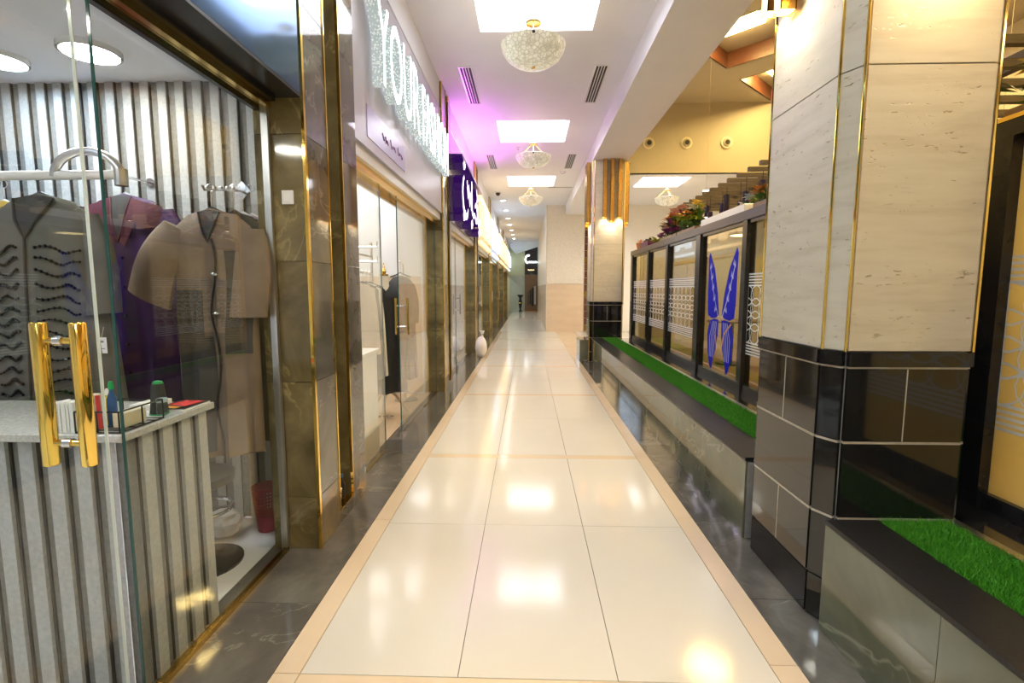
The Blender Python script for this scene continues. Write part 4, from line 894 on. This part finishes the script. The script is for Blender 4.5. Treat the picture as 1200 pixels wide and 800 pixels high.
# ================================================================== FARTHER SHOPS
specs = [(11.85, 15.3, 'sign_amber', 'glowing amber shop sign board', 'pale green glass shopfront below the amber sign', 'glass_green', 'paint_cream'),
         (16.0, 19.5, 'sign_cool', 'glowing cool white shop sign board', 'glass shopfront below the cool white sign', 'glass_clear', 'paint_white'),
         (20.2, 23.7, 'sign_amber', 'amber lit shop sign board past the cool white sign', 'glass shopfront below the second amber sign', 'glass_clear', 'wood_brown'),
         (24.4, 27.9, 'sign_amber', 'golden lit sign board of the last but one shop', 'glass shopfront of the last but one shop', 'glass_clear', 'wood_brown'),
         (28.6, 31.95, 'sign_cool', 'pale lit sign board of the last shop before the end wall', 'glass shopfront of the last shop', 'glass_green', 'paint_cream')]
for i, (a, b, sm, l1, l2, gm, bm) in enumerate(specs):
    gs = fascia(a + .003, b - .003, bm, l1); upper_wall(a, b); y = (a + b) / 2; rr = random.Random(20 + i)
    x = -1.155
    for k_ in range(5):
        yy = a + .45 + k_ * .62
        MB().box(-1.17, -1.06, yy, yy + .40, 2.75 + .1 * (k_ % 2), 3.45).build('letter_block', sm, gs, bevel=.03)
    box('light_band', (-1.17, -1.12, a + .2, b - .2, 3.55, 3.65), sm, gs); box('under_light', (-1.17, -1.10, a + .2, b - .2, 2.53, 2.60), sm, gs)
    shop_glazing(a + .004, b - .004, X2, [(y - .55, y + .55, -1)], l2, hm='chrome', fixed=[(a + .01, y - .56), (y + .56, b - .01)], glassm=gm)
    lamp_panel(-2.2, y, .4, .9, 3.018, 'panel light inside the shop behind the ' + ('first amber sign', 'cool white sign', 'second amber sign', 'last but one sign', 'last sign')[i])
    for k_ in range(3):
        garment('hung_dress', ('green', 'black', 'beige')[k_] + ' dress hanging in the shop behind the ' + ('first amber sign', 'cool white sign', 'second amber sign', 'last but one sign', 'last sign')[i],
                (-1.75, a + .7 + k_ * .95, 1.6), .2, 1.58, .06, .08, ('fabric_green', 'fabric_black', 'fabric_beige')[k_], sleeves=((0, -.6), (0, -.6)), sr=(.05, .06), cat='dress', seed=k_, n=10, th=16)
g = thing('shopping_bag', 'tied white plastic bag standing on the floor by the amber sign shop', 'plastic bag', (-.98, 10.6, 0))
rr = random.Random(31); blob((-.99, 10.55, .225), .125, .14, .225, .06).build('bag', 'plastic_bag', g, smooth=True); MB().lathe([(.03, 0), (.02, .06), (.05, .14)], (-.965, 10.54, .425), 10).build('tied_neck', 'plastic_bag', g, smooth=True)
MB().tube([(-.965, 10.54, .48), (-.95, 10.54, .50)], .022, 6).build('knot', 'black_plastic', g)

# ================================================================== CEILING FITTINGS
def vent(x, y0, y1, label, grp='slot air vents in the corridor ceiling'):
    g = thing('air_vent', label, 'air vent', (x, (y0 + y1) / 2, ZC - .012), grp)
    w_ = .085; box('backing', (x - w_ + .01, x + w_ - .01, y0 + .01, y1 - .01, ZC - .004, ZC - .001), 'matt_black', g)
    for a, b in ((x - w_, x - w_ + .016), (x + w_ - .016, x + w_)): box('frame_side', (a, b, y0, y1, ZC - .012, ZC - .001), 'white_gloss', g)
    for a, b in ((y0, y0 + .014), (y1 - .014, y1)): box('frame_end', (x - w_ + .016, x + w_ - .016, a, b, ZC - .012, ZC - .001), 'white_gloss', g)
    for i in range(3):
        xx = x - .035 + i * .035; box('fin', (xx - .005, xx + .005, y0 + .014, y1 - .014, ZC - .013, ZC - .004), 'white_gloss', g)
for i, (y, n_) in enumerate(((2.43, 'before the hanging bowl lamps'), (6.51, 'between the first and second bowl lamps'), (10.59, 'between the second and third bowl lamps'))):
    vent(-.79, y, y + 1.25, 'white slot vent on the ceiling shop side ' + n_); vent(.91, y, y + 1.25, 'white slot vent on the ceiling beam side ' + n_)
def chandelier(x, y, label, ztop=ZC + .32):
    g = thing('bowl_chandelier', label, 'chandelier', (x, y, 3.59), 'alabaster bowl chandeliers')
    zr = 3.79; prof = [(.02, -.20), (.10, -.192), (.19, -.165), (.26, -.115), (.30, -.05), (.312, 0), (.304, .004), (.29, -.05), (.25, -.108), (.18, -.155), (.09, -.182), (.02, -.19)]
    MB().lathe(prof, (x, y, zr), 36, False).build('bowl', 'alabaster', g, smooth=True)
    MB().lathe([(.001, -.215), (.018, -.21), (.022, -.2), (.012, -.19)], (x, y, zr), 12).build('finial', 'brass', g, smooth=True)
    for a in (30, 150, 270):
        MB().tube([(x + .30 * math.cos(R(a)), y + .30 * math.sin(R(a)), zr), (x + .16 * math.cos(R(a)), y + .16 * math.sin(R(a)), zr + .11), (x + .035 * math.cos(R(a)), y + .035 * math.sin(R(a)), zr + .20)], .006, 6).build('arm', 'brass', g, smooth=True)
        MB().ball((x + .312 * math.cos(R(a)), y + .312 * math.sin(R(a)), zr - .02), .016, 8, 4).build('boss', 'black_metal', g, smooth=True)
        b_ = MB().ball((x + .11 * math.cos(R(a + 60)), y + .11 * math.sin(R(a + 60)), zr - .07), .03, 10, 6); b_.build('bulb', 'bulb_warm', g, smooth=True)
    MB().lathe([(.01, .18), (.07, .19), (.075, .205), (.045, .225), (.012, .245)], (x, y, zr), 20).build('crown', 'brass', g, smooth=True)
    q = MB(); n_ = int((ztop - .03 - zr - .245) / .03)
    for i in range(n_):
        z = zr + .245 + .015 + i * .03; ax = (1, 0) if i % 2 else (0, 1)
        q.tube([(x + ax[0] * .008 * math.cos(a), y + ax[1] * .008 * math.cos(a), z + .019 * math.sin(a)) for a in [R(60 * k_) for k_ in range(7)]], .0022, 4)
    q.build('chain', 'steel', g); MB().lathe([(.012, -.05), (.03, -.04), (.055, -.005), (.06, 0)], (x, y, ztop), 18).build('canopy', 'brass', g, smooth=True)
chandelier(.045, 5.10, 'alabaster bowl chandelier on a chain in the tray between shop and pillar', ZC + .31)
chandelier(.09, 9.16, 'alabaster bowl chandelier tinted pink beside the purple calligraphy', ZC + .31)
chandelier(.068, 13.24, 'alabaster bowl chandelier in the farthest corridor tray', ZC + .31)
chandelier(.06, 1.0, 'alabaster bowl chandelier at the near end of the corridor', ZC + .31)
chandelier(3.60, 13.4, 'alabaster bowl chandelier in the low ceiling beyond the cafe', ZC + .31)
def downlight(x, y, z, label, grp, r_=.07, m_='downlight_white', en=0):
    g = thing('downlight', label, 'downlight', (x, y, z - .01), grp)
    if en: light('beam', 'SPOT', (x, y, z - .03), en, (1, .95, .86), g, spot_size=R(150), spot_blend=1, shadow_soft_size=.06)
    MB().lathe([(r_ + .02, .0), (r_ + .02, .009), (r_, .009), (r_, .0)], (x, y, z - .01), 18, False).build('ring', 'white_gloss', g); MB().lathe([(r_, .003), (r_, .008)], (x, y, z - .01), 18).build('lens', m_, g)
for i in range(7): downlight(-.78, 16.0 + i * 2.0, ZC, 'small round downlight in the far passage ceiling', 'downlights in the far passage', en=45)
for x in (-.75, .85):
    for y in (-3.4, -.9, 2.0): downlight(x, y, ZC, 'added unseen fill downlight in the near corridor ceiling', 'added fill downlights in the near corridor', en=22)  # out of view, added to fill the near corridor with light
for x, y in ((2.75, 15.0), (5.0, 14.6), (5.6, 14.6)): downlight(x, y, ZC, 'small round downlight in the low ceiling beyond the cafe', 'downlights beyond the cafe', en=90)
def sprinkler(x, y, label):
    g = thing('sprinkler', label, 'sprinkler', (x, y, ZC - .05), 'ceiling sprinklers')
    MB().lathe([(.035, .042), (.035, .049)], (x, y, ZC - .05), 12).build('plate', 'white_gloss', g); MB().lathe([(.009, .01), (.009, .043)], (x, y, ZC - .05), 8).build('stem', 'chrome', g); MB().lathe([(.022, 0), (.022, .006)], (x, y, ZC - .05), 10).build('deflector', 'chrome', g)
for x, y, n_ in ((-.2, 10.1, 'beside the second tray'), (-.15, 6.1, 'beside the first tray'), (.0, 15.2, 'past the last tray')): sprinkler(x, y, 'small chrome ceiling sprinkler ' + n_)
g = thing('smoke_detector', 'flat white smoke detector on the ceiling near the third tray', 'smoke detector', (.82, 12.2, ZC - .04)); MB().lathe([(.04, 0), (.06, .012), (.06, .039)], (.82, 12.2, ZC - .04), 18).build('body', 'white_gloss', g, smooth=True); MB().lathe([(.008, -.004), (.008, .002)], (.82, 12.2, ZC - .04), 8).build('led', 'ink_red', g)
g = thing('dome_camera', 'small dark dome camera on the ceiling by the amber sign', 'camera', (-.86, 14.6, ZC - .12)); MB().lathe([(.075, .09), (.075, .119)], (-.86, 14.6, ZC - .12), 16).build('mount', 'white_gloss', g); MB().ball((-.86, 14.6, ZC - .05), .065, 12, 6).build('dome', 'black_plastic', g, smooth=True)
MB().box(.55, 1.2, 13.96, 14.02, ZC - .012, ZC - .001).build('linear_diffuser', 'joint_grey', label='thin dark linear diffuser on the ceiling before the stone block', cat='diffuser')
# round air nozzles in the yellow wall
for i, x in enumerate((2.86, 3.75, 4.69)):
    g = thing('air_nozzle', ('round air nozzle in the yellow wall nearest the beam', 'middle one of three round air nozzles in the yellow wall', 'round air nozzle in the yellow wall above the wooden slats')[i], 'air nozzle', (x, 12.36, 4.76), 'round air nozzles in the yellow wall')
    def ringy(r0, r1, y0, y1, n_=24): return [[(x + r_ * math.cos(2 * math.pi * k_ / n_), y, 4.885 + r_ * math.sin(2 * math.pi * k_ / n_)) for k_ in range(n_)] for r_, y in ((r0, y0), (r1, y1))]
    MB().loft(ringy(.135, .135, 12.399, 12.37) + ringy(.12, .10, 12.36, 12.37)).build('flange', 'paint_cream', g, smooth=True)
    MB().loft(ringy(.095, .075, 12.365, 12.33)).build('cone', 'paint_atrium', g, smooth=True); MB().loft(ringy(.055, .055, 12.33, 12.322)).build('bore', 'matt_black', g)

# ================================================================== CAFE PARTITION ON THE PLANTER
XF, ZF = 2.05, 2.17
gp = thing('glass_partition', 'black framed glass partition with frosted lattice bands standing on the planter', 'partition', (XF, 6, ZK))
gn = thing('glass_partition', 'black framed glass partition with yellow frosted pane beside the nearer pillar', 'partition', (XF, 0, ZK))
def pattern(mb, y0, y1, x, z0=.84, z1=1.60, period=.155, full=True):
    h = z1 - z0
    for i in range(5):
        for zz in (z0 + .012 + i * .026, z1 - .012 - i * .026): mb.box(x - .001, x, y0, y1, zz - .0065, zz + .0065)
    za, zb = z0 + .15, z1 - .15; nz = 4; pz = (zb - za) / nz; ny = max(1, round((y1 - y0) / .17)); py = (y1 - y0) / ny
    for i in range(ny + 1):
        for j in range(nz):
            cy, cz = y0 + i * py, za + (j + .5) * pz
            pts = [(min(max(cy + py * .62 * math.cos(a), y0), y1), cz + pz * .80 * math.sin(a)) for a in [2 * math.pi * k_ / 14 for k_ in range(15)]]
            xo = x - .0006 - .0003 * (i % 2) - .00015 * (j % 2); mb.loft([[(xo, a + .004 * math.cos(q_ * 2 * math.pi / 14), b + .006 * math.sin(q_ * 2 * math.pi / 14)), (xo, a - .004 * math.cos(q_ * 2 * math.pi / 14), b - .006 * math.sin(q_ * 2 * math.pi / 14))] for q_, (a, b) in enumerate(pts)], closed=False)
def bay(g, y0, y1, kind):
    m_ = 'frost_yellow' if kind == 'yellow' else 'glass_cafe'
    p_ = box('pane', (XF - .004, XF + .004, y0, y1, ZK + .07, ZF - .09), m_, g)
    box('bottom_rail', (XF - .03, XF + .03, y0, y1, ZK + .001, ZK + .07), 'black_metal', g)
    if kind in ('lattice', 'yellow'):
        q = MB(); pattern(q, y0 + .002, y1 - .002, XF - .0045); q.build('frosted_lattice', 'frost', p_, fix=False)
    return p_
POSTS = [2.845, 4.72, 5.97, 7.30, 8.41, 9.76]; bays = ['lattice', 'lattice_b', 'butterfly', 'lattice', 'lattice', 'lattice']
pw = .095
ys = [2.90, 3.66, 4.72, 5.97, 7.33, 8.48, 9.76]
kinds = ['lattice', 'lattice', 'butterfly', 'lattice', 'lattice', 'lattice']
for i, y in enumerate(ys):
    wv = .15 if i in (3, 6) else pw
    box('post', (XF - .045, XF + .045, y, y + wv, ZK + .001, ZF - .085), 'black_metal', gp)
    if i < 6:
        p_ = bay(gp, y + wv, ys[i + 1], kinds[i])
        if kinds[i] == 'butterfly': wing_pane, wy0, wy1 = p_, y + wv, ys[i + 1]
box('top_rail', (XF - .05, XF + .05, ys[0], ys[-1] + .15, ZF - .085, ZF), 'rail_bronze', gp); box('top_bead', (XF - .03, XF + .03, ys[0], ys[-1], ZF - .12, ZF - .086), 'black_metal', gp)
for y in (2.32, 1.10, -.1, -1.3): box('post', (XF - .05, XF + .05, y - .12, y, ZK + .001, ZF - .085), 'black_metal', gn)
for a, b in ((1.10, 2.20), (-.1, .98), (-1.3, -.22)): bay(gn, a, b, 'yellow')
box('top_rail', (XF - .05, XF + .05, -1.42, 2.36, ZF - .085, ZF), 'black_metal', gn); box('side_panel', (XF - .02, XF + .02, 2.325, 2.86, ZK + .001, ZF - .085), 'black_metal', gn); box('top_bead', (XF - .056, XF - .05, -1.4, 2.36, ZF - .018, ZF), 'gold', gn)
# butterfly wings on the tall middle pane
cy = (wy0 + wy1) / 2 - .02
def wing(poly, m_, name, off=.005):
    pts = [(cy + a, b) for a, b in poly]
    q = MB(); t = tessellate_polygon([[Vector((a, b, 0)) for a, b in pts]]); q.add([(XF - off, a, b) for a, b in pts], t); return q.build(name, m_, wing_pane, fix=False)
for s in (-1, 1):
    wing([(s * a, b) for a, b in ((.035, 1.18), (.09, 1.40), (.20, 1.66), (.36, 1.86), (.40, 1.80), (.39, 1.60), (.385, 1.30), (.36, 1.16), (.25, 1.13), (.12, 1.14))], 'wing_blue', 'upper_wing')
    wing([(s * a, b) for a, b in ((.04, 1.12), (.16, 1.13), (.30, 1.10), (.36, .95), (.33, .75), (.26, .60), (.20, .56), (.17, .66), (.10, .80), (.05, .95))], 'wing_blue', 'lower_wing')
    for k_ in range(3):
        q = MB()
        for j in range(5):
            u = j / 5; y = s * (.12 + .22 * u + .02 * k_); z = 1.22 + .58 * u - .05 * k_ + .04 * k_; q.add([(XF - .0062, cy + y - .010, z), (XF - .0062, cy + y + .010, z + .01), (XF - .0062, cy + y + .006 * s, z + .07), ], [(0, 1, 2)])
        q.build('wing_fleck', 'wing_white', wing_pane, fix=False)
    for k_ in range(4): MB().strip([(XF - .0062, cy + s * (.09 + .035 * k_), 1.10), (XF - .0062, cy + s * (.13 + .05 * k_), .92), (XF - .0062, cy + s * (.16 + .035 * k_), .70)], (0, .012, 0)).build('wing_vein', 'wing_white', wing_pane, fix=False)
    MB().strip([(XF - .0066, cy + s * .30, 1.10), (XF - .0066, cy + s * .12, .98), (XF - .0066, cy + s * .06, .80)], (0, .022, .012)).build('wing_band', 'wing_orange', wing_pane, fix=False)
    MB().strip([(XF - .0066, cy + s * .05, 1.15), (XF - .0066, cy + s * .18, 1.35), (XF - .0066, cy + s * .34, 1.70)], (0, .016, .006)).build('wing_vein', 'wing_white', wing_pane, fix=False)
# ---- cafe interior
struct('floor_cafe', MB().box(2.17, 7.99, YB + .02, 10.7, 0, .20), 'wood_brown', 'raised brown cafe floor behind the glass')
struct('wall_cafe', MB().box(5.6, 5.7, YB + .02, 10.7, .201, 2.75), 'cafe_brown', 'brown back wall of the cafe')
struct('wall_cafe_end', MB().box(2.17, 5.6, 10.6, 10.7, .201, 2.1), 'paint_cream')
for k_, (x, y) in enumerate(((3.5, 4.3575), (3.5, 5.5975), (3.5, 7.1475), (3.5, 8.3875), (4.5, 4.9775), (4.5, 6.2175), (4.5, 7.7675), (2.85, 1.8775), (2.85, .9475), (2.85, .0175))):
    g = thing('round_pendant_lamp', 'round warm disc lamp hanging inside the cafe', 'pendant lamp', (x, y, 2.32), 'warm disc lamps in the cafe')
    MB().lathe([(.20, 0), (.21, .02), (.21, .045), (.03, .06)], (x, y, 2.32), 24).build('shade', 'black_metal', g, smooth=True); MB().lathe([(.19, -.004), (.19, -.001)], (x, y, 2.32), 24).build('diffuser', 'cafe_lamp' if y > 3 else 'cafe_lamp_strong', g); MB().tube([(x, y, 2.38), (x, y, 2.8445)], .005, 5).build('cord', 'black_metal', g)
for k_, y in enumerate((4.0, 6.2, 8.4)):
    g = thing('cafe_table', 'round dark cafe table behind the glass partition', 'table', (3.4, y, .2), 'cafe tables')
    MB().lathe([(.38, .70), (.40, .705), (.40, .73), (.38, .735)], (3.4, y, .2), 24).build('top', 'wood_brown', g, smooth=True); MB().lathe([(.03, .02), (.03, .70)], (3.4, y, .2), 10).build('stem', 'black_metal', g); MB().lathe([(.24, 0), (.24, .02), (.04, .04)], (3.4, y, .2), 20).build('foot', 'black_metal', g)
g = thing('cafe_bench', 'long padded bench along the cafe back wall', 'bench', (5.3, 6, .2))
box('seat', (4.95, 5.55, 2.5, 10.3, .45, .66), 'fabric_green', g, bevel=.03); box('backrest', (5.45, 5.58, 2.5, 10.3, .66, 1.25), 'fabric_green', g, bevel=.03); box('plinth', (5.0, 5.55, 2.5, 10.3, .2, .45), 'wood_dark', g)
# ---- pergola slats with cylinder pendants
XP, ZP = 2.62, 2.845
gs = thing('slat_pergola', 'brown wooden slat canopy above the cafe', 'pergola', (4.1, 6, ZP))
y = -.95
sl0 = None
while y < 9.5:
    if sl0 is None: sl0 = box('slat', (XP, 5.75, y + .012, y + .063, ZP, ZP + .05), 'wood_slat', gs)
    else:
        o = inst('slat', sl0, Vector((wloc(gs).x, y + .95 + wloc(gs).y, wloc(gs).z)), gs)
    y += .31
for x in (3.2, 5.2): box('bearer', (x, x + .06, -1.0, 9.6, ZP + .051, ZP + .15), 'wood_slat', gs)
for x in (3.2, 5.2):
    for yy in (2.4, 5.9, 9.4): MB().tube([(x + .03, yy, ZP + .15), (x + .03, yy, 5.795)], .0025, 5).build('suspension_rod', 'paint_atrium', gs)
PL = [.26, .40, .46, .34, .36, .22, .34, .22, .24, .18, .24, .20]
for i in range(13):
    yy = 5.29 + i * .31; xx = XP + .12 + (.06 if i % 2 else 0); ln = PL[i % 12]; zt = ZP - .10 - .07 * (i % 3)
    g = thing('cylinder_pendant', 'slim dark purple cylinder pendant under the slat canopy', 'pendant lamp', (xx, yy, zt - ln), 'cylinder pendants under the slats')
    MB().lathe([(.036, 0), (.038, .004), (.038, ln - .004), (.034, ln)], (xx, yy, zt - ln), 16).build('shade', 'pendant_purple', g, smooth=True); MB().lathe([(.03, -.004), (.03, -.001)], (xx, yy, zt - ln), 14).build('lamp', 'pendant_glow', g); MB().tube([(xx, yy, zt), (xx, yy, ZP - .0005)], .004, 5).build('cord', 'black_metal', g)
for i in range(3):
    xx, yy = XP + .05 + .1 * i, 2.45 + .12 * i
# ---- white box and planting on top of the partition
MB().box(2.10 - .06, 2.30, 4.88, 6.08, ZF + .001, ZF + .085).build('trough', 'white_gloss', label='long white trough on top of the partition above the butterfly', cat='trough', bevel=.006)
def flowers(y0, y1, n_, label, seed, mats, x0=2.04, h=(.08, .30), box_m='wood_brown', bw=.15):
    rr = random.Random(seed); g = thing('flower_planter', label, 'flower arrangement', (x0 + bw / 2, (y0 + y1) / 2, ZF + .001))
    MB().box(x0, x0 + bw, y0, y1, ZF + .001, ZF + .05).build('box', box_m, g)
    lv = MB(); lb = MB(); st = MB()
    for i in range(n_ * 2):
        c_ = (rr.uniform(x0 + .02, x0 + bw - .02), rr.uniform(y0 + .03, y1 - .03), ZF + .04 + rr.uniform(0, h[1] * .5)); leafy(lv if i % 2 else lb, c_, 5, .15, .026, rr, .7)
    lv.build('leaves', 'leaf_green', g, fix=False); lb.build('leaves', 'leaf_dark', g, fix=False)
    for i in range(n_):
        c_ = Vector((rr.uniform(x0 - .02, x0 + bw), rr.uniform(y0 + .02, y1 - .02), ZF + rr.uniform(*h))); q = MB(); m_ = mats[i % len(mats)]
        leafy(q, c_, 16, .10, .034, rr, .35); q.ball(c_, .02, 6, 3); q.build('blossom', m_, g, fix=False)
        st.tube([(c_.x, c_.y, ZF + .03), c_ - Vector((0, 0, .01))], .003, 4)
    st.build('stems', 'leaf_dark', g, kind='stuff')
flowers(6.30, 7.02, 20, 'mixed orange and lime flowers on the partition beside the white trough', 11, ['petal_orange', 'leaf_lime', 'petal_yellow', 'petal_white', 'leaf_lime'], h=(.10, .36))
flowers(7.06, 7.95, 26, 'pink and purple flowers on top of the lattice partition', 12, ['petal_purple', 'petal_pink', 'petal_pink', 'petal_orange', 'petal_purple'], h=(.08, .42))
flowers(4.96, 5.75, 16, 'blue grey flowers behind the white trough', 13, ['petal_blue', 'petal_blue', 'petal_white', 'leaf_lime'], x0=2.38, h=(.10, .26))
flowers(4.05, 4.70, 10, 'dark foliage planter between white trough and pillar', 14, ['petal_orange', 'leaf_lime'], h=(.05, .16))
flowers(1.45, 2.32, 22, 'yellow blossoms and dark leaves above the yellow frosted pane', 15, ['petal_yellow', 'petal_yellow', 'petal_white', 'petal_orange'], x0=2.06, h=(.12, .36), bw=.22)
g = thing('leaf_bush', 'pale green leaf spray on the partition past the flowers', 'plant', (2.12, 8.3, ZF + .001)); rr = random.Random(17); q = MB(); leafy(q, (2.12, 8.3, ZF + .03), 40, .22, .03, rr, .5); q.build('leaves', 'leaf_lime', g, fix=False); MB().lathe([(.04, 0), (.055, .07)], (2.12, 8.3, ZF + .001), 12).build('pot', 'terracotta', g)
g = thing('window_box', 'small purple planter box with seedlings on the partition', 'planter', (2.1, 8.9, ZF + .001)); box('box', (2.02, 2.16, 8.62, 9.18, ZF + .001, ZF + .09), 'pot_purple', g); q = MB(); rr = random.Random(18)
for i in range(4): leafy(q, (2.09, 8.72 + i * .12, ZF + .09), 7, .09, .02, rr, 1.0)
q.build('leaves', 'leaf_dark', g, fix=False)
g = thing('clay_pot', 'small orange clay pot at the end of the partition top', 'pot', (2.1, 9.55, ZF + .001)); MB().lathe([(.05, 0), (.075, .10), (.08, .13), (.072, .13)], (2.1, 9.55, ZF + .001), 16).build('pot', 'terracotta', g, smooth=True); q = MB(); leafy(q, (2.1, 9.55, ZF + .13), 8, .10, .02, rr, 1.0); q.build('leaves', 'petal_orange', g, fix=False)
